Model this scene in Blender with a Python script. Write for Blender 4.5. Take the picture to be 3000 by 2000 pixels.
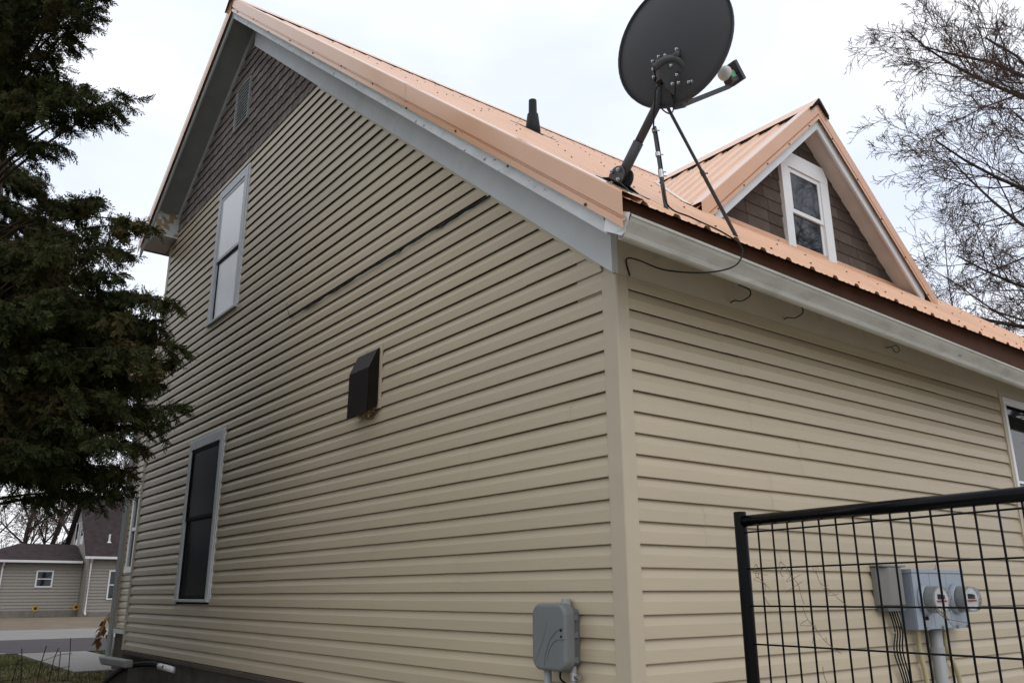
import bpy, math, random
import numpy as np
from mathutils import Vector, Matrix

# ------------------------------------------------------------------ camera
scene = bpy.context.scene
for o in list(bpy.data.objects):
    bpy.data.objects.remove(o)
COL = scene.collection
CAM = np.array([3.07308, -3.10703, -1.72192])
YAW, PIT, ROL, FPX = math.radians(-52.22577), math.radians(16.68051), math.radians(-0.264), 2457.1
_cy, _sy, _cp, _sp = math.cos(YAW), math.sin(YAW), math.cos(PIT), math.sin(PIT)
FW = np.array([_sy*_cp, _cy*_cp, _sp]); RT0 = np.array([_cy, -_sy, 0.0]); UP0 = np.cross(RT0, FW)
RT = math.cos(ROL)*RT0 + math.sin(ROL)*UP0
UP = -math.sin(ROL)*RT0 + math.cos(ROL)*UP0
def at(px, py, depth):
    """3-D point at a given distance in front of the camera (photo coordinates 3000 x 2000)"""
    return CAM + depth*(FW + (px-1500)/FPX*RT + (1000-py)/FPX*UP)
cam = bpy.data.cameras.new('camera'); camo = bpy.data.objects.new('camera', cam); COL.objects.link(camo)
m = Matrix(((RT[0], UP[0], -FW[0], CAM[0]), (RT[1], UP[1], -FW[1], CAM[1]), (RT[2], UP[2], -FW[2], CAM[2]), (0, 0, 0, 1)))
camo.matrix_world = m
cam.sensor_width = 36.0; cam.lens = FPX/3000*36.0; cam.clip_start = 0.05; cam.clip_end = 2000
scene.camera = camo
scene.render.resolution_x = 1024; scene.render.resolution_y = 682

# ------------------------------------------------------------------ sky, sun, exposure
SUN_EL, SUN_AZ = math.radians(50), math.radians(98)     # azimuth clockwise from +y
w = bpy.data.worlds.new('World'); scene.world = w; w.use_nodes = True
nt = w.node_tree; nt.nodes.clear()
N = nt.nodes.new; LK = nt.links.new
out = N('ShaderNodeOutputWorld'); bg = N('ShaderNodeBackground'); bg.inputs['Strength'].default_value = 0.1
sky = N('ShaderNodeTexSky'); sky.sky_type = 'NISHITA'; sky.sun_disc = False
sky.sun_elevation = SUN_EL; sky.sun_rotation = SUN_AZ; sky.air_density = 1.0; sky.dust_density = 3.0
tc = N('ShaderNodeTexCoord'); mp = N('ShaderNodeMapping'); mp.inputs['Scale'].default_value = (1, 1, 2.2)
nz = N('ShaderNodeTexNoise'); nz.inputs['Scale'].default_value = 2.1; nz.inputs['Detail'].default_value = 5; nz.inputs['Roughness'].default_value = 0.5
cr = N('ShaderNodeValToRGB')
cr.color_ramp.elements[0].position = 0.34; cr.color_ramp.elements[0].color = (9.0, 9.9, 11.8, 1)
cr.color_ramp.elements[1].position = 0.60; cr.color_ramp.elements[1].color = (11.7, 11.8, 12.2, 1)
mx = N('ShaderNodeMix'); mx.data_type = 'RGBA'; mx.inputs['Factor'].default_value = 0.92
LK(tc.outputs['Generated'], mp.inputs['Vector']); LK(mp.outputs['Vector'], nz.inputs['Vector'])
LK(nz.outputs['Fac'], cr.inputs['Fac'])
LK(sky.outputs['Color'], mx.inputs['A']); LK(cr.outputs['Color'], mx.inputs['B'])
LK(mx.outputs['Result'], bg.inputs['Color']); LK(bg.outputs['Background'], out.inputs['Surface'])
sl = bpy.data.lights.new('sun', 'SUN'); sl.energy = 0.6; sl.angle = math.radians(35); sl.color = (1.0, 0.96, 0.9)
so = bpy.data.objects.new('sun', sl); COL.objects.link(so)
sd = Vector((math.sin(SUN_AZ)*math.cos(SUN_EL), math.cos(SUN_AZ)*math.cos(SUN_EL), math.sin(SUN_EL)))
so.rotation_euler = sd.to_track_quat('Z', 'Y').to_euler(); so.location = (10, -10, 20)
scene.view_settings.view_transform = 'Standard'; scene.view_settings.look = 'None'
scene.view_settings.exposure = 0.0; scene.view_settings.gamma = 1.0
scene.view_settings.use_curve_mapping = False

R = random.Random(11)
G = -3.0            # ground level
E_ = 0.1143         # siding course

# ------------------------------------------------------------------ materials
MATS = {}
def mat(name, col, rough=0.6, spec=0.4, var=0.0, vscale=4.0, bump=0.0, bscale=30.0, stretch=None, col2=None, c2scale=6.0, c2lo=0.5, c2hi=0.6,
        metal=0.0, objvar=0.0, c2detail=6.0, coat=0.0):
    """principled material: base colour + soft variation, an optional second colour in patches, fine bump, per-object variation"""
    m = bpy.data.materials.new(name); m.use_nodes = True; t = m.node_tree
    b = t.nodes['Principled BSDF']
    b.inputs['Roughness'].default_value = rough; b.inputs['Specular IOR Level'].default_value = spec
    b.inputs['Metallic'].default_value = metal; b.inputs['Coat Weight'].default_value = coat
    n = t.nodes.new; l = t.links.new
    tcd = n('ShaderNodeTexCoord'); mpp = n('ShaderNodeMapping'); l(tcd.outputs['Object'], mpp.inputs['Vector'])
    if stretch: mpp.inputs['Scale'].default_value = stretch
    base = n('ShaderNodeRGB'); base.outputs[0].default_value = (*col, 1); cur = base.outputs[0]
    if col2:
        nn = n('ShaderNodeTexNoise'); nn.inputs['Scale'].default_value = c2scale; nn.inputs['Detail'].default_value = c2detail; nn.inputs['Roughness'].default_value = 0.62
        l(mpp.outputs['Vector'], nn.inputs['Vector'])
        rr = n('ShaderNodeMapRange'); rr.inputs['From Min'].default_value = c2lo; rr.inputs['From Max'].default_value = c2hi
        l(nn.outputs['Fac'], rr.inputs['Value'])
        mm = n('ShaderNodeMix'); mm.data_type = 'RGBA'; l(rr.outputs['Result'], mm.inputs['Factor']); l(cur, mm.inputs['A']); mm.inputs['B'].default_value = (*col2, 1)
        cur = mm.outputs['Result']
    if var or objvar:
        hs = n('ShaderNodeHueSaturation'); l(cur, hs.inputs['Color'])
        add = None
        if var:
            nv = n('ShaderNodeTexNoise'); nv.inputs['Scale'].default_value = vscale; nv.inputs['Detail'].default_value = 4
            l(mpp.outputs['Vector'], nv.inputs['Vector'])
            mr = n('ShaderNodeMapRange'); mr.inputs['From Min'].default_value = 0.25; mr.inputs['From Max'].default_value = 0.75
            mr.inputs['To Min'].default_value = 1-var; mr.inputs['To Max'].default_value = 1+var; l(nv.outputs['Fac'], mr.inputs['Value']); add = mr.outputs['Result']
        if objvar:
            oi = n('ShaderNodeObjectInfo'); mo = n('ShaderNodeMapRange'); mo.inputs['To Min'].default_value = 1-objvar; mo.inputs['To Max'].default_value = 1+objvar
            l(oi.outputs['Random'], mo.inputs['Value'])
            if add:
                mu = n('ShaderNodeMath'); mu.operation = 'MULTIPLY'; l(add, mu.inputs[0]); l(mo.outputs['Result'], mu.inputs[1]); add = mu.outputs[0]
            else: add = mo.outputs['Result']
        l(add, hs.inputs['Value']); cur = hs.outputs['Color']
    l(cur, b.inputs['Base Color'])
    if bump:
        nb = n('ShaderNodeTexNoise'); nb.inputs['Scale'].default_value = bscale; nb.inputs['Detail'].default_value = 5
        l(mpp.outputs['Vector'], nb.inputs['Vector'])
        bp = n('ShaderNodeBump'); bp.inputs['Strength'].default_value = bump; bp.inputs['Distance'].default_value = 0.01
        l(nb.outputs['Fac'], bp.inputs['Height']); l(bp.outputs['Normal'], b.inputs['Normal'])
    MATS[name] = m; return m
VINYL = (0.470, 0.394, 0.278)
mat('vinyl_long', VINYL, 0.36, 0.42, var=0.06, vscale=2.0, col2=(0.39, 0.328, 0.235), c2scale=1.1, c2lo=0.48, c2hi=0.78, bump=0.12, bscale=60, stretch=(0.12, 1, 1), objvar=0.018)
mat('vinyl_side', VINYL, 0.36, 0.42, var=0.06, vscale=2.0, col2=(0.39, 0.328, 0.235), c2scale=1.1, c2lo=0.48, c2hi=0.78, bump=0.12, bscale=60, stretch=(1, 0.12, 1), objvar=0.018)
mat('vinyl_trim', (0.45, 0.383, 0.284), 0.45, 0.4, var=0.04, bump=0.04, bscale=40)
mat('sheathing', (0.035, 0.028, 0.022), 0.9, 0.1)
mat('vent_grey', (0.33, 0.33, 0.33), 0.6, 0.3, var=0.1)
mat('white_trim', (0.62, 0.64, 0.66), 0.5, 0.4, var=0.06, vscale=5, bump=0.05, bscale=30)
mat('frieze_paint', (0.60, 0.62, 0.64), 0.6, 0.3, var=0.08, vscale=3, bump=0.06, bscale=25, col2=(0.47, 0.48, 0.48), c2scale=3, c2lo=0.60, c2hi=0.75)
mat('peeling_paint', (0.62, 0.64, 0.65), 0.75, 0.2, var=0.12, vscale=9, bump=0.35, bscale=60, stretch=(0.45, 1, 1.0), col2=(0.22, 0.21, 0.19), c2scale=30, c2lo=0.615, c2hi=0.66)
mat('flaking_box', (0.46, 0.48, 0.48), 0.8, 0.2, var=0.1, bump=0.3, bscale=30, col2=(0.28, 0.20, 0.12), c2scale=7, c2lo=0.47, c2hi=0.51)
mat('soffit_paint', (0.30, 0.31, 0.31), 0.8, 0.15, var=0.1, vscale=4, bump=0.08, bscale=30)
mat('dormer_soffit', (0.60, 0.56, 0.54), 0.8, 0.2, var=0.08, vscale=5, bump=0.1, bscale=40)
mat('eave_board', (0.47, 0.415, 0.315), 0.65, 0.25, var=0.06, vscale=4, bump=0.05, bscale=30, col2=(0.33, 0.29, 0.21), c2scale=2.5, c2lo=0.60, c2hi=0.75)
mat('roof_metal', (0.74, 0.435, 0.265), 0.24, 0.6, var=0.07, vscale=3.0, bump=0.10, bscale=2.2, objvar=0.03, col2=(0.64, 0.385, 0.245), c2scale=2.5, c2lo=0.5, c2hi=0.8, stretch=(0.35, 1, 0.35))
mat('trim_metal', (0.64, 0.37, 0.23), 0.15, 0.6, var=0.05, vscale=2, bump=0.05, bscale=5)
mat('screw_brown', (0.07, 0.028, 0.016), 0.5, 0.4)
mat('fascia_brown', (0.085, 0.038, 0.022), 0.7, 0.15, var=0.2, vscale=4)
mat('black_foam', (0.012, 0.012, 0.013), 0.9, 0.1)
mat('gutter_white', (0.42, 0.41, 0.365), 0.45, 0.4, var=0.1, vscale=5, col2=(0.30, 0.29, 0.24), c2scale=4.0, c2lo=0.48, c2hi=0.72, stretch=(1, 0.8, 3))
mat('shingle_brown', (0.185, 0.155, 0.143), 0.9, 0.15, var=0.22, vscale=9, bump=0.5, bscale=60, objvar=0.22, stretch=(2, 2, 0.6))
mat('shingle_dormer', (0.092, 0.070, 0.059), 0.92, 0.12, var=0.15, vscale=9, bump=0.5, bscale=90, objvar=0.2)
mat('white_metal', (0.70, 0.71, 0.72), 0.4, 0.4, var=0.05)
mat('valley_white', (0.72, 0.68, 0.63), 0.45, 0.4, var=0.1)
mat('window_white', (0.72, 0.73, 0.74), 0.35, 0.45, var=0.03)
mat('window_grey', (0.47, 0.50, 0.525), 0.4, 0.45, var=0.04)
mat('blind_white', (0.90, 0.92, 0.94), 0.3, 0.9)  # upper window panes: bright sky reflection put into the colour
mat('glass_dark', (0.008, 0.009, 0.011), 0.03, 0.55)
mat('glass_screen', (0.005, 0.005, 0.006), 0.25, 0.06, var=0.3, vscale=2)
mat('dark_gap', (0.02, 0.019, 0.018), 0.9, 0.1)
mat('dish_grey', (0.048, 0.048, 0.051), 0.55, 0.2, var=0.06, vscale=3, bump=0.03, bscale=60)
mat('mast_grey', (0.05, 0.053, 0.056), 0.45, 0.3, var=0.08)
mat('steel', (0.45, 0.45, 0.45), 0.3, 0.5, metal=0.9)
mat('light_grey_plastic', (0.55, 0.56, 0.55), 0.4, 0.4)
mat('green_label', (0.08, 0.35, 0.14), 0.5, 0.3)
mat('rubber_black', (0.011, 0.011, 0.012), 0.6, 0.2)
mat('vent_brown', (0.014, 0.0105, 0.009), 0.45, 0.10, var=0.15, vscale=8, bump=0.05, bscale=20)
mat('nest_straw', (0.30, 0.21, 0.11), 0.9, 0.1, var=0.3, vscale=30, bump=0.8, bscale=60)
mat('box_grey', (0.155, 0.165, 0.165), 0.5, 0.35, var=0.05, vscale=6, bump=0.04, bscale=80)
mat('box_grey_dark', (0.11, 0.117, 0.117), 0.55, 0.3)
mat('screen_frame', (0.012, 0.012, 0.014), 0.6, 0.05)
mat('conduit_grey', (0.30, 0.31, 0.31), 0.45, 0.4, var=0.08)
mat('meter_blue_grey', (0.27, 0.31, 0.36), 0.4, 0.45, var=0.05, vscale=5)
mat('meter_blue_dark', (0.20, 0.23, 0.27), 0.45, 0.4, var=0.05)
mat('utility_grey', (0.19, 0.185, 0.175), 0.6, 0.3, var=0.08)
mat('meter_face', (0.55, 0.56, 0.56), 0.5, 0.3)
mat('meter_red', (0.35, 0.03, 0.03), 0.5, 0.3)
mat('cable_beige', (0.42, 0.36, 0.22), 0.5, 0.3)
mat('gate_black', (0.003, 0.003, 0.004), 0.24, 0.12, var=0.2, vscale=10)
mat('hook_green', (0.06, 0.065, 0.045), 0.5, 0.4)
mat('vine_dry', (0.16, 0.115, 0.075), 0.9, 0.1, objvar=0.2)
mat('bark', (0.062, 0.050, 0.045), 0.95, 0.1, var=0.25, vscale=6, bump=0.6, bscale=30)
mat('twig', (0.085, 0.056, 0.047), 0.95, 0.1, var=0.15)
mat('bark_cedar', (0.085, 0.06, 0.045), 0.95, 0.1, var=0.25, bump=0.6, bscale=25, stretch=(1, 1, 0.2))
mat('cedar_leaf', (0.040, 0.049, 0.019), 0.9, 0.05, var=0.45, vscale=2.2, col2=(0.075, 0.055, 0.025), c2scale=1.6, c2lo=0.50, c2hi=0.68)
mat('dead_leaf', (0.20, 0.10, 0.035), 0.8, 0.2, objvar=0.25, var=0.2)
mat('grass', (0.075, 0.085, 0.028), 0.95, 0.1, var=0.35, vscale=0.6, col2=(0.16, 0.12, 0.06), c2scale=0.9, c2lo=0.45, c2hi=0.65, bump=0.6, bscale=25)
mat('grass_blade', (0.07, 0.085, 0.025), 0.8, 0.2, col2=(0.17, 0.13, 0.06), c2scale=1.2, c2lo=0.45, c2hi=0.6)
mat('asphalt', (0.058, 0.050, 0.053), 0.9, 0.2, var=0.12, vscale=1.2, bump=0.3, bscale=60)
mat('concrete', (0.215, 0.205, 0.19), 0.85, 0.2, var=0.1, vscale=1, bump=0.2, bscale=40)
mat('gravel', (0.165, 0.135, 0.10), 0.95, 0.1, var=0.18, vscale=1.2, bump=0.6, bscale=18, col2=(0.17, 0.12, 0.075), c2scale=0.35, c2lo=0.5, c2hi=0.62)
mat('foundation', (0.085, 0.078, 0.068), 0.95, 0.1, var=0.25, vscale=5, bump=0.6, bscale=12)
mat('ledge_board', (0.085, 0.07, 0.055), 0.8, 0.2, var=0.2)
mat('mulch', (0.075, 0.052, 0.038), 0.95, 0.1, var=0.35, vscale=14, bump=1.0, bscale=30)
mat('timber', (0.13, 0.105, 0.08), 0.9, 0.1, var=0.25, vscale=8, bump=0.5, bscale=30)
mat('far_siding', (0.25, 0.228, 0.20), 0.7, 0.25, objvar=0.03)
mat('far_roof', (0.043, 0.033, 0.034), 0.9, 0.1, var=0.3, vscale=3, bump=0.4, bscale=30)
mat('drain_grey', (0.21, 0.215, 0.21), 0.55, 0.3, var=0.1)
mat('far_white', (0.62, 0.62, 0.63), 0.6, 0.3)
mat('far_found', (0.17, 0.155, 0.14), 0.95, 0.1, var=0.2, vscale=3)
mat('petal', (0.45, 0.25, 0.02), 0.7, 0.2)
mat('seed_head', (0.05, 0.025, 0.012), 0.9, 0.1)
mat('wire_rust', (0.05, 0.04, 0.035), 0.7, 0.3)
mat('yard_gravel', (0.42, 0.39, 0.34), 0.95, 0.1, var=0.15, vscale=1.5, bump=0.5, bscale=25)
mat('blue_plastic', (0.015, 0.03, 0.11), 0.5, 0.3)
mat('downspout', (0.33, 0.345, 0.345), 0.5, 0.4, var=0.06)
g = bpy.data.materials.new('meter_glass'); g.use_nodes = True
gb = g.node_tree.nodes['Principled BSDF']; gb.inputs['Transmission Weight'].default_value = 1.0; gb.inputs['Roughness'].default_value = 0.02
gb.inputs['IOR'].default_value = 1.25; gb.inputs['Base Color'].default_value = (0.95, 0.97, 0.97, 1); MATS['meter_glass'] = g

# ------------------------------------------------------------------ mesh helpers
class MB:
    def __init__(s): s.v = []; s.f = []
    def add(s, vs, fs):
        k = len(s.v); s.v += [tuple(map(float, p)) for p in vs]; s.f += [tuple(i+k for i in f) for f in fs]; return s
    def box(s, x0, x1, y0, y1, z0, z1):
        return s.add([(x0,y0,z0),(x1,y0,z0),(x1,y1,z0),(x0,y1,z0),(x0,y0,z1),(x1,y0,z1),(x1,y1,z1),(x0,y1,z1)],
                     [(0,3,2,1),(4,5,6,7),(0,1,5,4),(1,2,6,5),(2,3,7,6),(3,0,4,7)])
    def prism(s, poly, axis, lo, hi):
        """poly in the two other axes (in xyz order), extruded along axis"""
        n = len(poly)
        def P(a, b, t): return {'x': (t, a, b), 'y': (a, t, b), 'z': (a, b, t)}[axis]
        vs = [P(a, b, lo) for a, b in poly] + [P(a, b, hi) for a, b in poly]
        return s.add(vs, [tuple(range(n)), tuple(range(2*n-1, n-1, -1))] + [(i, i+n, (i+1) % n+n, (i+1) % n) for i in range(n)])
    def sheet(s, A, B):
        n = len(A); return s.add(list(A)+list(B), [(i, i+1, n+i+1, n+i) for i in range(n-1)])
    def tube(s, pts, r, sides=8, cap=True):
        pts = [np.array(p, float) for p in pts]; n = len(pts)
        rs = r if hasattr(r, '__len__') else [r]*n
        ref = None; rings = []
        for i, p in enumerate(pts):
            d = pts[min(i+1, n-1)] - pts[max(i-1, 0)]; d = d/(np.linalg.norm(d)+1e-9)
            if ref is None: ref = np.array((0, 0, 1.0)) if abs(d[2]) < 0.9 else np.array((1.0, 0, 0))
            a = np.cross(d, ref); a /= np.linalg.norm(a)+1e-9; b = np.cross(d, a); ref = -b if False else ref
            rings.append([p + rs[i]*(math.cos(2*math.pi*k/sides)*a + math.sin(2*math.pi*k/sides)*b) for k in range(sides)])
        vs = [q for rg in rings for q in rg]; fs = []
        for i in range(n-1):
            for k in range(sides):
                fs.append((i*sides+k, i*sides+(k+1) % sides, (i+1)*sides+(k+1) % sides, (i+1)*sides+k))
        if cap: fs += [tuple(range(sides-1, -1, -1)), tuple((n-1)*sides+k for k in range(sides))]
        return s.add(vs, fs)
    def lathe(s, prof, o, ax, sides=24):
        """prof: (distance along axis, radius)"""
        o = np.array(o, float); ax = np.array(ax, float); ax /= np.linalg.norm(ax)
        ref = np.array((0, 0, 1.0)) if abs(ax[2]) < 0.9 else np.array((1.0, 0, 0))
        a = np.cross(ax, ref); a /= np.linalg.norm(a); b = np.cross(ax, a)
        vs = [o + t*ax + r*(math.cos(2*math.pi*k/sides)*a + math.sin(2*math.pi*k/sides)*b) for t, r in prof for k in range(sides)]
        fs = [(i*sides+k, i*sides+(k+1) % sides, (i+1)*sides+(k+1) % sides, (i+1)*sides+k) for i in range(len(prof)-1) for k in range(sides)]
        fs += [tuple(range(sides-1, -1, -1)), tuple((len(prof)-1)*sides+k for k in range(sides))]
        return s.add(vs, fs)
    def mesh(s, name, material, smooth=False):
        me = bpy.data.meshes.new(name); me.from_pydata(s.v, [], s.f); me.materials.append(MATS[material])
        if smooth: me.polygons.foreach_set('use_smooth', [True]*len(me.polygons))
        me.update(); return me
    def build(s, name, material, parent=None, smooth=False, bevel=0, solid=0):
        return link(name, s.mesh(name, material, smooth), parent, bevel, solid)
def link(name, me, parent=None, bevel=0, solid=0):
    o = bpy.data.objects.new(name, me); COL.objects.link(o)
    if parent is not None:
        o.parent = parent
        if parent.type == 'EMPTY': o.matrix_parent_inverse = Matrix.Translation(-parent.location)
    if solid:
        q = o.modifiers.new('thickness', 'SOLIDIFY'); q.thickness = solid; q.offset = -1
    if bevel:
        q = o.modifiers.new('bevel', 'BEVEL'); q.width = bevel; q.segments = 3; q.limit_method = 'ANGLE'; q.angle_limit = math.radians(40)
    return o
def tag(o, label, cat, group=None, kind=None):
    o['label'] = label; o['category'] = cat
    if group: o['group'] = group
    if kind: o['kind'] = kind
    return o
def thing(name, loc, label, cat, group=None):
    o = bpy.data.objects.new(name, None); COL.objects.link(o); o.location = loc; o.empty_display_size = 0.2
    return tag(o, label, cat, group)
def struct(name, mb, material, **k):
    o = mb.build(name, material, **k); o['kind'] = 'structure'; return o
def numpy_mesh(name, verts, faces, material, parent=None, smooth=False):
    me = bpy.data.meshes.new(name); nv, nf, k = len(verts), len(faces), faces.shape[1]
    me.vertices.add(nv); me.vertices.foreach_set('co', verts.astype(np.float32).ravel())
    me.loops.add(nf*k); me.loops.foreach_set('vertex_index', faces.astype(np.int32).ravel())
    me.polygons.add(nf); me.polygons.foreach_set('loop_start', np.arange(0, nf*k, k, dtype=np.int32))
    if smooth: me.polygons.foreach_set('use_smooth', np.ones(nf, bool))
    me.materials.append(MATS[material]); me.update(calc_edges=True); me.validate()
    return link(name, me, parent)

def smooth_path(pts, n=8):
    pts = [np.array(p, float) for p in pts]; out = []
    for i in range(len(pts)-1):
        p0, p1, p2, p3 = pts[max(i-1, 0)], pts[i], pts[i+1], pts[min(i+2, len(pts)-1)]
        for k in range(n):
            t = k/n; out.append(0.5*((2*p1) + (-p0+p2)*t + (2*p0-5*p1+4*p2-p3)*t*t + (-p0+3*p1-3*p2+p3)*t**3))
    out.append(pts[-1]); return out

# ------------------------------------------------------------------ ground, street
def sheet_xy(name, x0, x1, y0, y1, z, material):
    return struct(name, MB().add([(x0,y0,z),(x1,y0,z),(x1,y1,z),(x0,y1,z)], [(0,1,2,3)]), material)
sheet_xy('ground', -600, 600, -600, 600, G, 'grass')
sheet_xy('street', -26.2, -19.6, -300, 300, G+0.02, 'asphalt')
sheet_xy('gravel_lot', -56.0, -33.6, -60, 40, G+0.012, 'gravel')
k = MB().box(-34.5, -26.4, 0.4, 60, G-0.1, G+0.03); struct('driveway', k, 'concrete')
for y0, y1 in ((-60, 0.1),):
    struct('kerb', MB().box(-26.5, -26.2, y0, y1, G-0.1, G+0.14), 'concrete')
struct('kerb', MB().box(-19.6, -19.35, -60, 0.1, G-0.1, G+0.05), 'concrete')
struct('walkway', MB().box(-19.5, -13.6, 0.35, 1.75, G-0.1, G+0.03), 'concrete')
sheet_xy('gravel_yard', 0.3, 16, -14, 26, G+0.012, 'yard_gravel')  # unseen pale ground, added to bounce light up under the eave
struct('planting_bed', MB().prism([(-11.4,-1.05),(-9.2,-0.15),(-2.0,-0.1),(-2.0,-0.9),(-8.3,-1.5)], 'z', G-0.05, G+0.10), 'mulch')

# ------------------------------------------------------------------ house
house = thing('house', (-4.6, 4.5, G), 'two storey tan vinyl-sided house with copper-coloured metal roof and dormer', 'house')
ROOF = lambda x: 0.5 - 0.81*x                     # right slope, top of sheet
XR = -6.25; ZR = ROOF(XR); XL = -9.70; SL = 0.649
ROOFL = lambda x: ZR + SL*(x-XR)
YB = 9.6                                          # rear gable
YF = -0.36                                        # rake overhang
XE = 0.45                                         # eave
FRB = lambda x: -0.03 - 0.81*x                    # lower edge of right frieze
FLB = lambda x: 5.206 + 0.637*(x+6.45)            # lower edge of left frieze

gw = MB().prism([(-9.24,G),(-0.01,G),(-0.01,0.3),(XR,ZR-0.3),(-9.24,3.45)], 'y', 0.014, 0.16).build('gable_wall', 'sheathing', house)
ew = MB().box(-0.16, -0.014, 0.17, YB, G, 0.28).build('eave_wall', 'sheathing', house)
MB().box(-9.24, -9.1, 0.17, YB, G, 3.3).build('rear_side_wall', 'sheathing', house)
MB().prism([(-9.24,G),(-0.01,G),(-0.01,0.3),(XR,ZR-0.3),(-9.24,3.45)], 'y', YB-0.16, YB-0.005).build('back_gable_wall', 'vinyl_trim', house)
fnd = MB().box(-9.2, -0.03, -0.02, -0.001, G-0.1, -2.44).build('foundation', 'foundation', house)
MB().box(-0.05, 0.012, -0.02, YB, G-0.1, -2.44).build('foundation', 'foundation', house)
MB().box(-9.22, 0.0, -0.05, 0.0, -2.445, -2.405).build('ledge_board', 'ledge_board', house)

# vinyl siding, one object per course and length of panel
PROF = [(0.0155, 0.030), (0.0162, 0.003), (0.0205, -0.0005), (0.0225, 0.003), (0.0215, 0.062), (0.0185, 0.069), (0.0040, E_-0.0035), (-0.002, E_+0.006)]
def course(wall, plane, zb, a0, a1, off=0.0, dz=0.0, off0=0.0):
    """a0, a1: functions of height giving the two ends"""
    A, B = [], []
    for d, h in PROF:
        d += off; zz = zb+h+dz
        p, q = a0(zz), a1(zz)
        if plane == 'L': A.append((p, -d-off0, zz)); B.append((q, -d-off0, zz))
        else: A.append((d+off0, p, zz)); B.append((d+off0, q, zz))
    if plane == 'L': A, B = B, A
    mb = MB(); mb.sheet(A, B)
    o = mb.build('siding_course', 'vinyl_long' if plane == 'L' else 'vinyl_side', wall); return o
def run_course(wall, plane, zb, lo, hi, holes, brk, off0=0.0, clip_hi=None):
    zm = zb + 0.5*E_
    segs = [(lo, hi)]
    for (h0, h1, z0, z1) in holes:
        if zb+E_*0.72 > z0 and zb+E_*0.30 < z1:
            ns = []
            for a, b in segs:
                if h0 > a: ns.append((a, min(b, h0)))
                if h1 < b: ns.append((max(a, h1), b))
            segs = [q for q in ns if q[1]-q[0] > 0.02]
    for a, b in segs:
        cuts = [a] + [c for c in sorted(brk) if a+0.3 < c < b-0.3] + [b]
        for i in range(len(cuts)-1):
            p, q = cuts[i], cuts[i+1]
            last = (q == hi)
            f0 = (lambda z, p=p: p)
            f1 = (lambda z, q=q, last=last: min(q + (0 if last else 0.025), clip_hi(z)) if clip_hi else q + (0 if last else 0.025))
            if clip_hi and f1(zm) - p < 0.05: continue
            course(wall, plane, zb, f0, f1, off=0.0011*(i % 2), dz=0.0012*(i % 2)+R.uniform(-0.0012, 0.0012), off0=off0)
LW = (-7.20, -6.07, -1.77, 0.015)      # lower gable window (outer trim)
UW = (-7.06, -6.07, 1.47, 3.25)        # upper gable window
clipR = lambda z: min(-0.086, (FRB(0)-z)/0.81 + 0.03)
for kk in range(21, -30, -1):
    zb = -kk*E_; rr = random.Random(kk//2*7+1)
    s0 = rr.uniform(-8.6, -6.2); brk = [s0, s0+2.9+rr.uniform(-0.3, 0.3), s0+5.9]
    hi = clipR(zb); 
    run_course(gw, 'L', zb, -9.18, max(hi, clipR(zb)), [LW, UW], brk, clip_hi=clipR)
EWIN = (4.62, 6.6, -1.52, -0.10)
for kk in range(21, 0, -1):
    zb = -kk*E_; rr = random.Random(kk//2*5+2)
    s0 = rr.uniform(0.5, 1.6); brk = [s0, s0+2.6, s0+5.8]
    run_course(ew, 'R', zb, 0.066, YB-0.1, [EWIN], brk)

# corner posts
cp_ = MB().prism([(-0.088,0.0),(-0.088,-0.026),(0.018,-0.026),(0.026,-0.018),(0.026,0.070),(0.0,0.070),(0.0,0.0)], 'z', -2.46, -0.046)
cp_.build('corner_post', 'vinyl_trim', house, bevel=0.004)
MB().box(-9.27, -9.175, -0.026, 0.06, -2.44, 3.32).build('corner_post', 'vinyl_trim', house, bevel=0.004)

MB().box(-0.30, -0.002, -0.012, 0.012, -0.12, 0.25).build('corner_filler', 'vinyl_trim', house)
# frieze boards under the rakes
def slope_prism(name, line, prof, x0, x1, material, parent=house, solid=0, closed=True, bevel=0):
    """prof: (y, dz) swept along a roof slope from x0 to x1"""
    A = [(x0, y, line(x0)+d) for y, d in prof]; B = [(x1, y, line(x1)+d) for y, d in prof]
    n = len(prof); mb = MB()
    if closed:
        mb.add(A+B, [tuple(range(n)), tuple(range(2*n-1, n-1, -1))] + [(i, i+n, (i+1) % n+n, (i+1) % n) for i in range(n)])
    else: mb.sheet(A, B)
    return mb.build(name, material, parent, solid=solid, bevel=bevel)
rect = lambda y0, y1, d0, d1: [(y0, d0), (y1, d0), (y1, d1), (y0, d1)]
slope_prism('frieze_board', ROOF, rect(-0.045, -0.001, -0.53, -0.10), XR-0.02, -1.55, 'frieze_paint')
MB().prism([(-1.546, ROOF(-1.546)-0.10), (-1.546, ROOF(-1.546)-0.53), (-0.05, ROOF(-0.05)-0.53), (0.022, -0.044), (0.022, ROOF(0.022)-0.10)], 'y', -0.047, -0.001).build('frieze_board', 'frieze_paint', house)
slope_prism('frieze_board', ROOFL, rect(-0.045, -0.001, -0.235, -0.09), -9.3, XR, 'frieze_paint')
slope_prism('rake_channel', FRB, rect(-0.030, -0.002, -0.026, 0.0), -4.15, -0.09, 'vinyl_trim')
# rake soffits
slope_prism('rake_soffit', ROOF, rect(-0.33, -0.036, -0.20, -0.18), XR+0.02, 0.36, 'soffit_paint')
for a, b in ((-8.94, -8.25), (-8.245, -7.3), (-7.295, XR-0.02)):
    slope_prism('rake_soffit', ROOFL, rect(-0.33, -0.036, -0.15, -0.13), a, b, 'soffit_paint')
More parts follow.
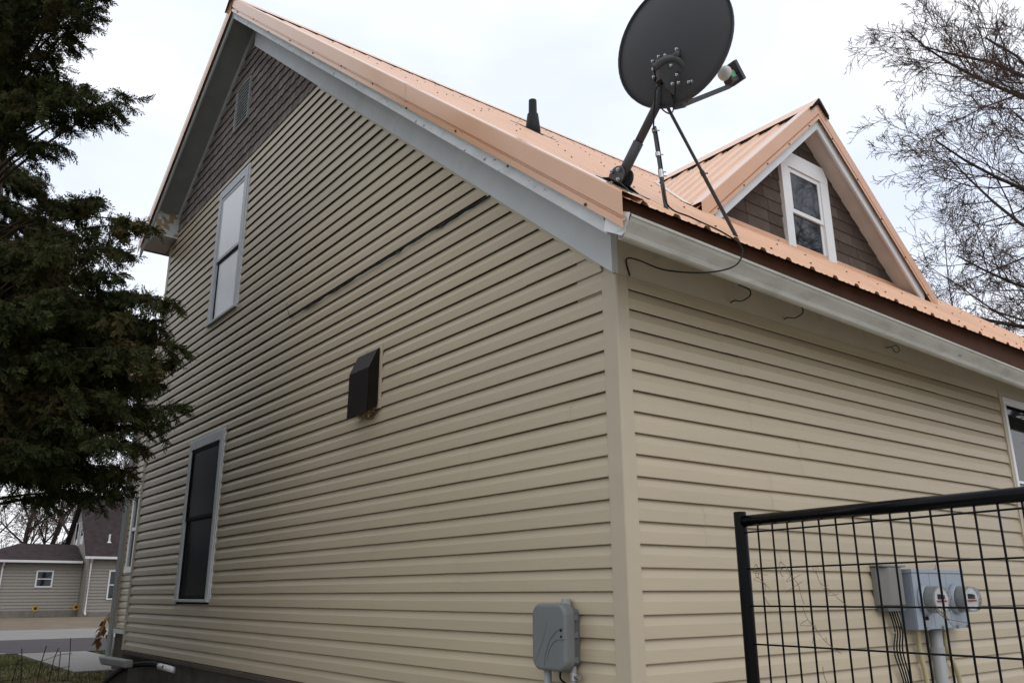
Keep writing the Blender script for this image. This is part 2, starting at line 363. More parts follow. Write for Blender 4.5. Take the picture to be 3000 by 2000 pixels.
# rake fascia (old peeling boards)
for a, b in ((XR, -3.1), (-3.095, 0.30)):
    slope_prism('rake_fascia', ROOF, rect(-0.352, -0.328, -0.255, -0.05), a, b, 'peeling_paint')
slope_prism('rake_fascia', ROOF, rect(-0.362, -0.353, -0.185, -0.12), XR+0.1, 0.29, 'frieze_paint')
slope_prism('rake_fascia', ROOFL, rect(-0.352, -0.328, -0.21, -0.05), XL+0.05, XR, 'frieze_paint')
# boxed eave return on the far corner
ret = MB().box(XL+0.02, -8.94, -0.326, 0.0, 3.30, 3.74).build('eave_return', 'flaking_box', house)
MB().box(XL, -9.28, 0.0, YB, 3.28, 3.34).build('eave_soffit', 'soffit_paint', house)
MB().box(XL-0.01, -8.93, -0.333, 0.0, 3.285, 3.299).build('eave_return', 'frieze_paint', house)
# metal trim over the rakes
TRP = [(-0.20, 0.012), (-0.24, 0.034), (-0.385, 0.036), (-0.389, 0.026), (-0.389, -0.100), (-0.372, -0.106), (-0.372, -0.118), (-0.390, -0.124), (-0.389, -0.165)]
for a, b, off in ((XR+0.02, -4.6, 0.0), (-4.64, -1.72, 0.002), (-1.76, XE+0.0, 0.0)):
    slope_prism('rake_trim', ROOF, [(y-off, d+off) for y, d in TRP], a, b, 'trim_metal', closed=False, solid=0.002)
slope_prism('rake_trim', ROOFL, [(y, d) for y, d in TRP], XL+0.05, XR-0.02, 'trim_metal', closed=False, solid=0.002)

# ---- roof
roof = slope_prism('roof', ROOF, rect(-0.325, YB, -0.075, -0.018), XR, 0.36, 'fascia_brown')
slope_prism('roof_deck', ROOFL, rect(-0.325, YB, -0.075, -0.018), XL+0.04, XR, 'fascia_brown', roof)
PITCH = 0.2415
def ribs(y0, n, h=0.021):
    p = []
    for i in range(n):
        c = y0 + i*PITCH
        p += [(c-0.033, 0), (c-0.016, h), (c+0.016, h), (c+0.033, 0)]
        for q in (0.093, 0.149): p += [(c+q-0.012, 0), (c+q-0.006, 0.004), (c+q+0.006, 0.004), (c+q+0.012, 0)]
    p.append((y0+n*PITCH-0.033, 0)); p += [(y0+n*PITCH-0.016, h+0.001), (y0+n*PITCH+0.016, h+0.001), (y0+n*PITCH+0.036, 0.001)]
    return p
NP = 10
for i in range(NP):
    y0 = 0.5 - 4*PITCH + i*4*PITCH + 0.0
    pr = ribs(y0, 4)
    if i == 0: pr = [(-0.36, 0)] + [q for q in pr if q[0] > -0.355]
    slope_prism('roof_panel', ROOF, pr, XR+0.01, XE+R.uniform(-0.004, 0.004), 'roof_metal', roof, closed=False, solid=0.0015)
    slope_prism('roof_panel', ROOFL, pr, XL, XR-0.01, 'roof_metal', roof, closed=False, solid=0.0015)
DY, DZ, DS = 3.80, 2.93, 0.87                       # dormer ridge
def dormer_covers(x, y, m=0.0): return ROOF(x) < DZ - DS*abs(y-DY) + m and x < -0.85
sc = MB()
def screw(mb, p, nrm):
    mb.lathe([(-0.001, 0.009), (0.003, 0.009), (0.005, 0.006), (0.009, 0.005)], p, nrm, 6)
for i in range(0, 12):
    x = 0.33 - i*0.60
    if x < XR+0.1: break
    for j in range(-1, 37):
        for q in (0.048, ):
            y = 0.5 + j*PITCH + q + R.uniform(-0.008, 0.008); xx = x + R.uniform(-0.02, 0.02) + 0.03*math.sin(j*1.3)
            if not (-0.2 < y < YB) or dormer_covers(xx, y, 0.1): continue
            screw(sc, (xx, y, ROOF(xx)+0.001), (0.63, 0, 0.777))
            if j % 2 == 0: screw(sc, (xx-0.03, 0.5+j*PITCH+R.uniform(-.006, .006), ROOF(xx-0.03)+0.022), (0.63, 0, 0.777))
s_ = sc.build('roof_screws', 'screw_brown', roof); s_['kind'] = 'stuff'
sc = MB()
for x in np.arange(-6.0, 0.4, 0.62): screw(sc, (x+R.uniform(-.05, .05), -0.3915, ROOF(x)-0.145), (0, -1, 0))
sc.build('trim_screws', 'screw_brown', roof)['kind'] = 'stuff'
# ridge cap and black closures
cap = [(-0.17, -0.165*0.81+0.035), (-0.16, -0.16*0.81+0.045), (-0.012, 0.052), (0.012, 0.052), (0.16, -0.16*0.81+0.045), (0.17, -0.165*0.81+0.035)]
for a, b in ((-0.42, 2.6), (2.56, 5.6), (5.56, YB)):
    MB().sheet([(XR+x, a, ZR+z) for x, z in cap], [(XR+x, b, ZR+z) for x, z in cap]).build('ridge_cap', 'roof_metal', roof, solid=0.002)
for i in range(40):
    y = 0.5 - 4*PITCH + PITCH*(i+0.5)
    if y < -0.3 or y > YB: continue
    MB().box(XR+0.05, XR+0.162, y-0.075, y+0.075, ROOF(XR+0.16)+0.001, ROOF(XR+0.16)+0.034).build('foam_closure', 'black_foam', roof)
MB().prism([(XR-0.17, ZR-0.1), (XR-0.16, ZR-0.085), (XR, ZR+0.045), (XR+0.16, ZR-0.085), (XR+0.17, ZR-0.1), (XR, ZR+0.02)], 'y', -0.418, -0.405).build('cap_end', 'black_foam', roof)
# vent pipe with rubber boot
vx, vy = -3.36, 2.19; vz = ROOF(vx)
MB().lathe([(-0.12, 0.088), (0.03, 0.085), (0.22, 0.062), (0.225, 0.048), (0.40, 0.045), (0.405, 0.036)], (vx, vy, vz), (0, 0, 1), 20).build('vent_pipe', 'rubber_black', roof, smooth=True)
MB().add([(vx-.2, vy-.17, ROOF(vx-.2)+.024), (vx+.2, vy-.17, ROOF(vx+.2)+.024), (vx+.2, vy+.17, ROOF(vx+.2)+.024), (vx-.2, vy+.17, ROOF(vx-.2)+.024)], [(0,1,2,3)]).build('pipe_flashing', 'rubber_black', roof, solid=0.004)

# ---- eave on the right wall: frieze board, fascia, gutter
MB().box(0.0005, 0.022, -0.0005, YB, -0.046, 0.36).build('eave_frieze', 'eave_board', house)
MB().add([(0.0225, -0.33, 0.26), (0.36, -0.33, 0.06), (0.36, YB, 0.06), (0.0225, YB, 0.26)], [(0,1,2,3)]).build('eave_soffit', 'eave_board', house, solid=0.01)
MB().box(0.361, 0.38, -0.352, YB, -0.02, 0.165).build('eave_fascia', 'fascia_brown', house)
for i in range(3):
    MB().box(0.0, 0.028-0.004*i, 0.072, YB-0.1, -0.062-0.016*i, -0.050-0.016*i).build('top_channel', 'vinyl_trim', house)
gl = lambda y: 0.045 - 0.024*(y+0.35)
GP = [(0.382, 0.025), (0.382, -0.100), (0.388, -0.105), (0.410, -0.105), (0.420, -0.098), (0.428, -0.075), (0.440, -0.058), (0.462, -0.030), (0.470, -0.014), (0.476, -0.012), (0.476, 0.0), (0.466, 0.004), (0.463, -0.004)]
gut = None
for a, b in ((-0.355, 3.05), (3.0, 6.1), (6.05, YB)):
    o = MB().sheet([(x, a, gl(a)+z) for x, z in GP], [(x, b, gl(b)+z) for x, z in GP]).build('gutter', 'gutter_white', house, solid=0.0018)
    gut = gut or o
zc = gl(-0.355)
MB().add([(0.30, -0.372, 0.012), (0.318, -0.372, 0.075), (0.335, -0.370, 0.118), (0.40, -0.366, 0.085), (0.474, -0.360, 0.052), (0.462, -0.360, 0.02), (0.450, -0.356, 0.004), (0.440, -0.36, -0.012), (0.431, -0.352, -0.030), (0.405, -0.356, -0.046), (0.36, -0.366, -0.020)],
         [tuple(range(11))]).build('end_cap', 'white_metal', gut, solid=0.002)
for i in range(5):
    y = 0.9 + i*1.5
    MB().box(0.3815, 0.47, y-0.012, y+0.012, gl(y)-0.006, gl(y)-0.002).build('gutter_hanger', 'gutter_white', gut)

# ---- windows
def window(name, plane, a0, a1, z0, z1, trim, parent=house, sill=0.03, kind='dark', meet=0.5, head=None, off=0.0, s=0.038):
    """double-hung window on the gable (plane L) or the eave wall (plane R)"""
    def B(mb, p, q, d0, d1, zl, zh):
        if plane == 'L': return mb.box(p, q, -d1-off, -d0-off, zl, zh)
        return mb.box(off+d0, off+d1, p, q, zl, zh)
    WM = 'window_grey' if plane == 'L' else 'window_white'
    root = B(MB(), a0+0.01, a1-0.01, 0.0, 0.004, z0+0.01, z1-0.01).build(name, 'dark_gap', parent)
    t = trim; h = head or trim
    B(MB(), a0, a0+t, 0.001, 0.042, z0, z1).build('casing', WM, root, bevel=0.004)
    B(MB(), a1-t, a1, 0.001, 0.042, z0, z1).build('casing', WM, root, bevel=0.004)
    B(MB(), a0+t+.0005, a1-t-.0005, 0.001, 0.041, z1-h, z1).build('casing', WM, root, bevel=0.004)
    B(MB(), a0-0.012, a1+0.012, 0.001, 0.056, z0-sill, z0-0.0005).build('sill', WM, root, bevel=0.004)
    ia, ib, ja, jb = a0+t+.001, a1-t-.001, z0+0.001, z1-h-.001
    zm = ja + (jb-ja)*meet
    for n_, lo, hi, d in (('sash', zm-0.016, jb, 0.024), ('sash', ja, zm+0.016, 0.011)):
        mb = MB()
        B(mb, ia, ia+s, d-0.006, d+0.008, lo, hi); B(mb, ib-s, ib, d-0.006, d+0.008, lo, hi)
        B(mb, ia+s, ib-s, d-0.0055, d+0.0075, hi-s, hi); B(mb, ia+s, ib-s, d-0.0055, d+0.0075, lo, lo+s)
        mb.build('sash', WM if kind != 'screen' else 'screen_frame', root)
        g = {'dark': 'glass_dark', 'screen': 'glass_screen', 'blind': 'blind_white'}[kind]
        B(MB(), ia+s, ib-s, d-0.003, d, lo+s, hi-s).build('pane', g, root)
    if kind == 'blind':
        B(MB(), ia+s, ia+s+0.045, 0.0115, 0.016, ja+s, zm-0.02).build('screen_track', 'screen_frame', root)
        B(MB(), ia+s, ib-s, 0.0115, 0.022, zm-0.050, zm-0.018).build('meeting_rail', 'screen_frame', root)  # dark strip standing in for the shadow under the upper sash
    return root
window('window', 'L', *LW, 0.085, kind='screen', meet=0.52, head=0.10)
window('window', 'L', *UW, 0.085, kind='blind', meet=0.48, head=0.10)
for (a0, a1, z0, z1) in (LW, UW):
    j = MB(); j.box(a0-0.028, a0-0.001, -0.03, -0.001, z0, z1+0.028).box(a1+0.001, a1+0.028, -0.03, -0.001, z0, z1+0.028).box(a0-.0005, a1+.0005, -0.031, -0.001, z1+0.001, z1+0.027)
    j.build('window_channel', 'white_trim', house)
window('window', 'R', EWIN[0]+0.03, EWIN[1], EWIN[2], EWIN[3], 0.04, kind='dark', meet=0.5, s=0.022)
MB().box(0.001, 0.032, EWIN[0]-0.012, EWIN[0]+0.029, EWIN[2]-0.04, -0.046).build('window_channel', 'vinyl_trim', house)

# ---- gable shingles and vent
shv = []
for i in range(6):
    wd = (0.105, 0.125, 0.14, 0.155, 0.17, 0.12)[i]; h = 0.20; r2 = random.Random(i)
    b = [r2.uniform(-0.006, 0.006) for _ in range(4)]
    xs = [-wd/2, -wd/6, wd/6, wd/2]; c = 0.012
    top = [(x, -0.004, h) for x in xs]; bot = [(x, -0.030, b[q]+(c if q in (0, 3) else 0)) for q, x in enumerate(xs)]; und = [(x, -0.006, b[q]+(c if q in (0, 3) else 0)+0.001) for q, x in enumerate(xs)]
    mb = MB(); mb.add(top+bot+und, [(4,5,1,0),(5,6,2,1),(6,7,3,2),(8,9,5,4),(9,10,6,5),(10,11,7,6),(0,8,4),(3,7,11)])
    shv.append((wd, mb.mesh('shingle', 'shingle_brown')))
VENT = (-6.78, -6.29, 4.01, 4.62)
row = 0; z = 3.385
while z < 5.15:
    x0 = (z - 5.206)/0.637 - 6.45 - 0.05; x1 = (-0.03 - z)/0.81 + 0.05
    x = x0 - R.uniform(0, 0.1)
    while x < x1:
        wd, me = R.choice(shv)
        cx = x + wd/2
        if not (VENT[0]+0.03 < cx < VENT[1]-0.03 and VENT[2] < z+0.05 < VENT[3]-0.03) and x0 - 0.02 < cx < x1 + 0.02:
            o = link('shingle', me, gw); o.location = (cx, 0, z + R.uniform(-0.005, 0.005)); o.rotation_euler = (0, R.uniform(-0.012, 0.012), 0)
        x += wd + 0.006
    z += 0.128; row += 1
# ragged bottom trim of the shingled gable
MB().box(-8.9, -4.2, -0.028, -0.003, 3.372, 3.384).build('gable_drip_edge', 'ledge_board', house)
gv = MB().box(VENT[0]+.02, VENT[1]-.02, -0.018, -0.0045, VENT[2]+.02, VENT[3]-.02).build('gable_vent', 'dark_gap', house)
a0, a1, z0, z1 = VENT
f = MB(); f.box(a0, a0+.014, -.05, -.005, z0, z1).box(a1-.014, a1, -.05, -.005, z0, z1).box(a0+.014, a1-.014, -.049, -.005, z1-.014, z1).box(a0+.014, a1-.014, -.049, -.005, z0, z0+.014)
f.build('vent_frame', 'vent_grey', gv)
for i in range(12):
    zz = z0 + .05 + i*0.046
    MB().prism([(-.044, zz), (-.022, zz+.018), (-.020, zz+.014), (-.042, zz-.010)], 'x', a0+.026, a1-.026).build('slat', 'vent_grey', gv)

# ---- dormer
XF, XW = -0.90, -1.10
dm = MB().prism([(DY-1.80, ROOF(XW)-0.05), (DY+1.80, ROOF(XW)-0.05), (DY+1.75, 1.35), (DY, DZ-0.12), (DY-1.75, 1.35)], 'x', XW-0.12, XW).build('dormer', 'sheathing', house)
drib = []
xs = []
x = XF + 0.005
def dribs():
    p = [(XF+0.02, 0)]; c = XF - 0.10
    while c > -3.1:
        p += [(c+0.033, 0), (c+0.016, 0.021), (c-0.016, 0.021), (c-0.033, 0)]
        for q in (0.093, 0.149): p += [(c-q+0.012, 0), (c-q+0.006, 0.004), (c-q-0.006, 0.004), (c-q-0.012, 0)]
        c -= PITCH
    return p
tval = lambda x: max(0.0, (DZ - ROOF(x))/DS)
for sgn in (-1, 1):
    pr = [(x, h) for x, h in dribs() if tval(x) > 0.03]
    # split in panels of 0.966 m
    chunks = [pr[:48], pr[47:96], pr[95:]]
    for ch in chunks:
        if len(ch) < 2: continue
        A = [(x, DY, DZ+h) for x, h in ch]
        B = [(x, DY+sgn*(tval(x) + (0.0 if x < XF-0.01 else 0.0)), DZ + h - DS*tval(x)) for x, h in ch]
        if sgn > 0: A, B = B, A
        MB().sheet(A, B).build('dormer_roof_panel', 'roof_metal', dm, solid=0.0015)
    # deck, fascia, soffit, trim following the front rakes
    def rake(prof, t0, t1, nm, ma, solid=0, closed=True):
        A = [(x, DY+sgn*t0, DZ - DS*t0 + d) for x, d in prof]; B = [(x, DY+sgn*t1, DZ - DS*t1 + d) for x, d in prof]
        n = len(prof); mb = MB()
        if closed: mb.add(A+B, [tuple(range(n)), tuple(range(2*n-1, n-1, -1))] + [(i, i+n, (i+1) % n+n, (i+1) % n) for i in range(n)])
        else: mb.sheet(A, B)
        return mb.build(nm, ma, dm, solid=solid)
    tb = (DZ - ROOF(XF))/DS
    rake([(XF-.01, -.265), (XF+.012, -.265), (XF+.012, -.03), (XF-.01, -.03)], 0.0, tb-0.24, 'dormer_fascia', 'white_trim')
    rake([(XF-.012, -.20), (XW-.01, -.20), (XW-.01, -.17), (XF-.012, -.17)], 0.0, tb-0.10, 'dormer_soffit', 'dormer_soffit')
    rake([(XF-.10, .012), (XF-.08, .036), (XF+.042, .038), (XF+.046, .03), (XF+.046, -.105), (XF+.03, -.112), (XF+.03, -.122), (XF+.047, -.128), (XF+.046, -.165)], 0.0, tb-0.03, 'dormer_rake_trim', 'trim_metal', 0.002, False)
    scw = MB()
    for i in range(5):
        t = 0.2 + i*0.38; screw(scw, (XF+.048, DY+sgn*t, DZ-DS*t-.147), (1, 0, 0))
    for xx in np.arange(-1.0, -2.9, -PITCH):
        for t in (0.25, 0.75, 1.2, 1.6):
            if t < tval(xx)-0.06: screw(scw, (xx-.05, DY+sgn*t, DZ-DS*t+.002), (0, sgn*0.656, 0.754))
    scw.build('dormer_screws', 'screw_brown', dm)['kind'] = 'stuff'
    # valley flashing
    n1 = [(-2.85, tval(-2.85)), (-0.98, tval(-0.98))]
    A = [(x, DY+sgn*t, ROOF(x)+.026) for x, t in n1]; B = [(x+0.02, DY+sgn*(t+.14), ROOF(x+0.02)+.027) for x, t in n1]
    MB().sheet(A, B).build('valley_flashing', 'valley_white', dm, solid=0.002)
dcap = [(-0.15, -0.15*DS+0.04), (-0.012, 0.05), (0.012, 0.05), (0.15, -0.15*DS+0.04)]
MB().sheet([(XF+0.075, DY+y, DZ+z) for y, z in dcap], [(-3.0, DY+y, DZ+z) for y, z in dcap]).build('dormer_ridge_cap', 'roof_metal', dm, solid=0.002)
for sgn in (-1, 1):
    for i in range(8):
        x = XF - 0.10 - PITCH*(i+0.5); mb = MB(); vs = []
        for t, h0, h1 in ((0.07, 0.002, 0.03), (0.148, 0.002, 0.034)):
            vs += [(x-0.08, DY+sgn*t, DZ-DS*t+h0), (x+0.08, DY+sgn*t, DZ-DS*t+h0), (x+0.08, DY+sgn*t, DZ-DS*t+h1), (x-0.08, DY+sgn*t, DZ-DS*t+h1)]
        mb.add(vs, [(0,1,2,3),(4,5,6,7),(0,1,5,4),(1,2,6,5),(2,3,7,6),(3,0,4,7)]).build('foam_closure', 'black_foam', dm)
MB().prism([(DY-.15, DZ-.13+.038), (DY, DZ+.046), (DY+.15, DZ-.13+.038), (DY+.15, DZ-.13), (DY, DZ), (DY-.15, DZ-.13)], 'x', XF+0.055, XF+0.07).build('cap_end', 'black_foam', dm)
# dormer shingles
sdv = []
for i in range(4):
    wd = (0.22, 0.28, 0.33, 0.25)[i]
    top = [(0.003, -wd/2, 0.19), (0.003, wd/2, 0.19)]; bot = [(0.015, -wd/2, 0.0), (0.015, wd/2, 0.001)]; und = [(0.002, -wd/2, 0.001), (0.002, wd/2, 0.002)]
    sdv.append((wd, MB().add(top+bot+und, [(2,3,1,0),(4,5,3,2),(0,4,2),(1,3,5)]).mesh('shingle', 'shingle_dormer')))
DW = (3.36, 4.15, 1.385, 2.36)
z = ROOF(XW) + 0.03
while z < DZ-0.35:
    lim = lambda zz: (DZ - 0.14 - zz)/DS
    half = lim(z); y = DY - half - R.uniform(0, 0.2)
    while y < DY + half:
        wd, me = R.choice(sdv); ya, yb = y, y+wd
        y += wd+0.006
        if DW[0] < ya+0.02 and yb-0.02 < DW[1] and z < DW[3]-0.1: continue
        lt = lim(z+0.19)
        if ya > DY-lt and yb < DY+lt:
            o = link('shingle', me, dm); o.location = (XW+R.uniform(0, 0.0015), (ya+yb)/2, z+R.uniform(-0.003, 0.003)); continue
        b0, b1 = max(ya, DY-half), min(yb, DY+half); t0, t1 = max(ya, DY-lt), min(yb, DY+lt)
        if b1-b0 < 0.03: continue
        if t1 < t0: t0 = t1 = min(max((b0+b1)/2, DY-lt), DY+lt)
        MB().add([(XW+.003, t0, z+.19), (XW+.003, t1, z+.19), (XW+.015, b0, z), (XW+.015, b1, z+.001), (XW+.002, b0, z+.001), (XW+.002, b1, z+.002)], [(2,3,1,0),(4,5,3,2),(0,4,2),(1,3,5)]).build('shingle', 'shingle_dormer', dm)
    z += 0.124
MB().box(XW-.01, XW+.03, DY-1.75, DY+1.75, ROOF(XW)-.02, ROOF(XW)+.03).build('base_flashing', 'trim_metal', dm)
# dormer window: wide flat casing with clipped head
wr = MB().box(XW, XW+.006, DW[0]+.02, DW[1]-.02, DW[2]-.02, DW[3]-.02).build('dormer_window', 'dark_gap', dm)
MB().box(XW+.001, XW+.05, DW[0], DW[0]+.115, DW[2]-.04, DW[3]-.13).build('casing', 'window_white', wr)
MB().box(XW+.001, XW+.05, DW[1]-.135, DW[1], DW[2]-.06, DW[3]-.14).build('casing', 'window_white', wr)
MB().prism([(DW[0], DW[3]-.1295), (DW[1], DW[3]-.1395), (DW[1], DW[3]-.07), (DW[1]-.07, DW[3]+.03), (DW[0]+0.0, DW[3]+.03)], 'x', XW+.001, XW+.052).build('casing', 'window_white', wr)
ia, ib, ja, jb = DW[0]+.116, DW[1]-.136, DW[2]-.03, DW[3]-.141; zm = (ja+jb)/2-0.02
for lo, hi, d in ((zm-.02, jb, .030), (ja, zm+.02, .016)):
    s = .04; mb = MB()
    mb.box(XW+d-.006, XW+d+.008, ia, ia+s, lo, hi).box(XW+d-.006, XW+d+.008, ib-s, ib, lo, hi).box(XW+d-.0055, XW+d+.0075, ia+s, ib-s, hi-s, hi).box(XW+d-.0055, XW+d+.0075, ia+s, ib-s, lo, lo+s)
    mb.build('sash', 'window_white', wr)
    MB().box(XW+d-.003, XW+d, ia+s, ib-s, lo+s, hi-s).build('pane', 'glass_dark', wr)

# ---- wing set back on the far side
wing = MB().box(-13.9, -9.25, 1.004, 6.0, -2.35, 2.1).build('wing', 'sheathing', house)
wm = None
for kk in range(20, -18, -1):
    zb = -kk*E_
    A = [(-13.83, 1.0-d, zb+h) for d, h in PROF]; B = [(-9.3, 1.0-d, zb+h) for d, h in PROF]
    MB().sheet(B, A).build('siding_course', 'vinyl_long', wing)
MB().box(-13.93, -13.83, 0.972, 1.06, -2.35, 2.1).build('corner_post', 'vinyl_trim', wing)
MB().box(-13.86, -9.3, 0.99, 1.0, G-0.1, -2.36).build('foundation', 'foundation', wing)
MB().box(-13.9, -9.3, 0.95, 1.0, -2.37, -2.30).build('ledge_board', 'frieze_paint', wing)
MB().prism([(-14.35, 2.08), (-9.26, 2.08), (-9.26, 3.2), (-14.35, 2.2)], 'y', 0.6, 6.2).build('wing_roof', 'roof_metal', wing)
MB().box(-14.40, -14.36, 0.55, 6.2, 2.05, 2.17).build('gutter', 'gutter_white', wing)
wn = MB().box(-13.48, -12.70, 0.975, 0.99, -1.24, 0.06).build('window', 'glass_dark', wing)
f = MB(); f.box(-13.56, -13.46, .94, .998, -1.24, .06).box(-12.74, -12.64, .94, .998, -1.24, .06).box(-13.46, -12.74, .941, .998, -.02, .06).box(-13.6, -12.6, .93, .998, -1.34, -1.24).box(-13.46, -12.74, .95, .998, -.62, -.56)
f.build('window_frame', 'window_white', wn)
MB().tube([(-14.02, .92, 2.08), (-14.02, .92, 1.9), (-13.98, .94, 1.8), (-13.98, .94, -2.78)], 0.05, 8).build('downspout', 'downspout', wing)

# ------------------------------------------------------------------ satellite dish
dish = thing('satellite_dish', (0.05, 0.05, ROOF(0.05)), 'dark grey satellite dish on a strutted mast at the roof corner', 'satellite dish')
base = at(1818, 523, 4.72); elbow = at(1934, 290, 4.62); top = at(1936, 205, 4.62)
ctr = at(1975, 126, 4.66)
F = np.array([math.sin(math.radians(-13.2)), math.cos(math.radians(-13.2)), 0.0])
F[2] = 0.01; F /= np.linalg.norm(F)
rr_ = np.cross(F, (0, 0, 1)); rr_ /= np.linalg.norm(rr_); uu_ = np.cross(rr_, F)
a_, b_ = 0.349, 0.384; dep = 0.075
mb = MB(); NR, NS = 10, 56; vs = []
for i in range(NR+1):
    q = max(0.03, i/NR)
    for k in range(NS):
        t = 2*math.pi*k/NS
        p = ctr + a_*q*math.cos(t)*rr_ + b_*q*math.sin(t)*uu_ - F*dep*(1-q*q)
        vs.append(p)
for k in range(NS):      # rolled rim
    t = 2*math.pi*k/NS; vs.append(ctr + a_*1.018*math.cos(t)*rr_ + b_*1.018*math.sin(t)*uu_ + F*0.004)
for k in range(NS):
    t = 2*math.pi*k/NS; vs.append(ctr + a_*1.02*math.cos(t)*rr_ + b_*1.02*math.sin(t)*uu_ - F*0.016)
fs = [(i*NS+k, i*NS+(k+1) % NS, (i+1)*NS+(k+1) % NS, (i+1)*NS+k) for i in range(NR+2) for k in range(NS)]
fs.append(tuple(range(NS-1, -1, -1)))
mb.add(vs, fs); mb.build('reflector', 'dish_grey', dish, smooth=True, solid=0.003)
bk = ctr - F*dep*0.85 + uu_*-0.165 - rr_*0.02
# mast, bend and foot
md = elbow - base; md /= np.linalg.norm(md)
mb = MB(); mb.tube([base - md*0.02, base+md*0.22], 0.030, 14).tube([base+md*0.20, elbow-md*0.04, elbow+np.array([0.006, -0.003, 0.045]), top], 0.0245, 14)
mb.build('mast', 'mast_grey', dish, smooth=True)
nrm = np.array([0.629, 0, 0.777]); fx, fy = 0.03, 0.035
ft = np.array([fx, fy, ROOF(fx)+0.024])
sv = np.array([-0.777, 0, 0.629]); yv = np.array([0, 1.0, 0])
mb = MB(); mb.add([ft+sv*a+yv*b for a, b in ((-.17, -.075), (.15, -.075), (.15, .10), (-.17, .10))], [(0,1,2,3)]); mb.build('foot_plate', 'mast_grey', dish, solid=-0.006)
for b in (-0.040, 0.040):
    arc = [ft+sv*-0.13+yv*b] + [base + yv*b*0.9 + 0.062*(math.cos(t)*sv + math.sin(t)*nrm) for t in np.radians(np.linspace(200, -20, 12))] + [ft+sv*0.13+yv*b]
    MB().add(arc, [tuple(range(len(arc)))]).build('foot_bracket', 'mast_grey', dish, solid=0.006)
mb = MB()
for t in (20, 100, 190, 270): mb.lathe([(0, .011), (.008, .011), (.008, .006), (.018, .006)], base - yv*0.042 + 0.042*(math.cos(math.radians(t))*sv+math.sin(math.radians(t))*nrm), (0, -1, 0), 6)
mb.build('bolts', 'steel', dish)
# struts
s1a = at(1916, 378, 4.66); s1b = np.array([0.34, 0.06, ROOF(0.34)+0.02])
s2a = at(1948, 300, 4.60); s2b = np.array([0.30, 0.70, ROOF(0.30)+0.02])
for a, b in ((s1a, s1b), (s2a, s2b)):
    mb = MB(); mb.tube([a, (a+b)/2, b], 0.0095, 8).tube([(a+b)/2, b], 0.0115, 8); o = mb.build('strut', 'mast_grey', dish)
    cl = MB(); d = (b-a)
    for q in (0.02, 0.33, 0.55, 0.60) if a is s1a else (0.52,): cl.lathe([(-.012, .014), (.012, .014)], a+d*q, d, 8); cl.tube([a+d*q, a+d*q+RT*0.03], 0.004, 5)
    cl.build('clamp', 'steel' if a is s1a else 'mast_grey', o)
    MB().lathe([(-.01, .016), (.004, .016)], b, nrm, 8).build('strut_foot', 'mast_grey', o)
# mount behind the reflector: clamp housing, curved back plate
mb = MB(); mb.lathe([(-0.075, 0.030), (0.065, 0.030)], top+np.array([0, 0, -0.005]), (0, 0, 1), 16); mb.build('clamp_sleeve', 'mast_grey', dish, smooth=False)
def obox(mb, c, ex, ey, ez, hx, hy, hz):
    c = np.array(c); vs = [c + sx*hx*ex + sy*hy*ey + sz*hz*ez for sz in (-1, 1) for sx, sy in ((-1,-1),(1,-1),(1,1),(-1,1))]
    return mb.add(vs, [(0,3,2,1),(4,5,6,7),(0,1,5,4),(1,2,6,5),(2,3,7,6),(3,0,4,7)])
Z3 = np.array([0, 0, 1.0])
mb = MB(); obox(mb, top - rr_*0.036 + Z3*0.005, rr_, F, Z3, 0.005, 0.022, 0.065); obox(mb, top + rr_*0.045 + F*0.02, rr_, F, Z3, 0.004, 0.05, 0.07); obox(mb, top + rr_*0.075 + F*0.03 - Z3*0.01, rr_, F, Z3, 0.004, 0.045, 0.075)
mb.build('mount_bracket', 'mast_grey', dish)
arcp = smooth_path([at(1916, 200, 4.52), at(1940, 180, 4.515), at(1970, 173, 4.52), at(1996, 190, 4.535), at(2013, 225, 4.55), at(2018, 262, 4.57), at(2006, 300, 4.59)], 5)
MB().tube(arcp, 0.021, 10).build('back_plate', 'mast_grey', dish, smooth=True)
MB().add([at(1925, 196, 4.53), at(1970, 180, 4.53), at(2002, 205, 4.55), at(2010, 262, 4.575), at(1990, 300, 4.58), at(1950, 262, 4.55)], [(0,1,2,3,4,5)]).build('back_plate_web', 'mast_grey', dish, solid=0.02)
mb = MB(); mb.tube([at(1972, 176, 4.525), at(1985, 158, 4.535), at(1985, 146, 4.545)], [0.026, 0.018, 0.014], 10); mb.build('back_plate_arm', 'mast_grey', dish, smooth=True)
mb = MB()
for px, py in ((1984, 147), (1968, 195), (1985, 222), (1972, 248), (1990, 245), (2020, 243), (2030, 241)): mb.lathe([(0, .009), (.01, .009), (.01, .005), (.018, .005)], at(px, py, 4.505), -F, 6)
mb.build('bolts', 'steel', dish)
mb = MB()
for q in [(-.030, -.03, .05), (-.030, -.03, .0), (-.03, -.03, -.05), (0.01, -.035, .06), (.05, -.035, .05), (.05, -.035, .02), (.06, -.03, -.02), (.08, -.02, -.05), (.03, -.03, -.06), (.05, -.04, -.04)]:
    mb.lathe([(0, .0085), (.010, .0085), (.010, .005), (.018, .005)], top + rr_*q[0] + F*q[1]*0.8 + Z3*q[2], -F, 6)
mb.build('bolts', 'steel', dish)
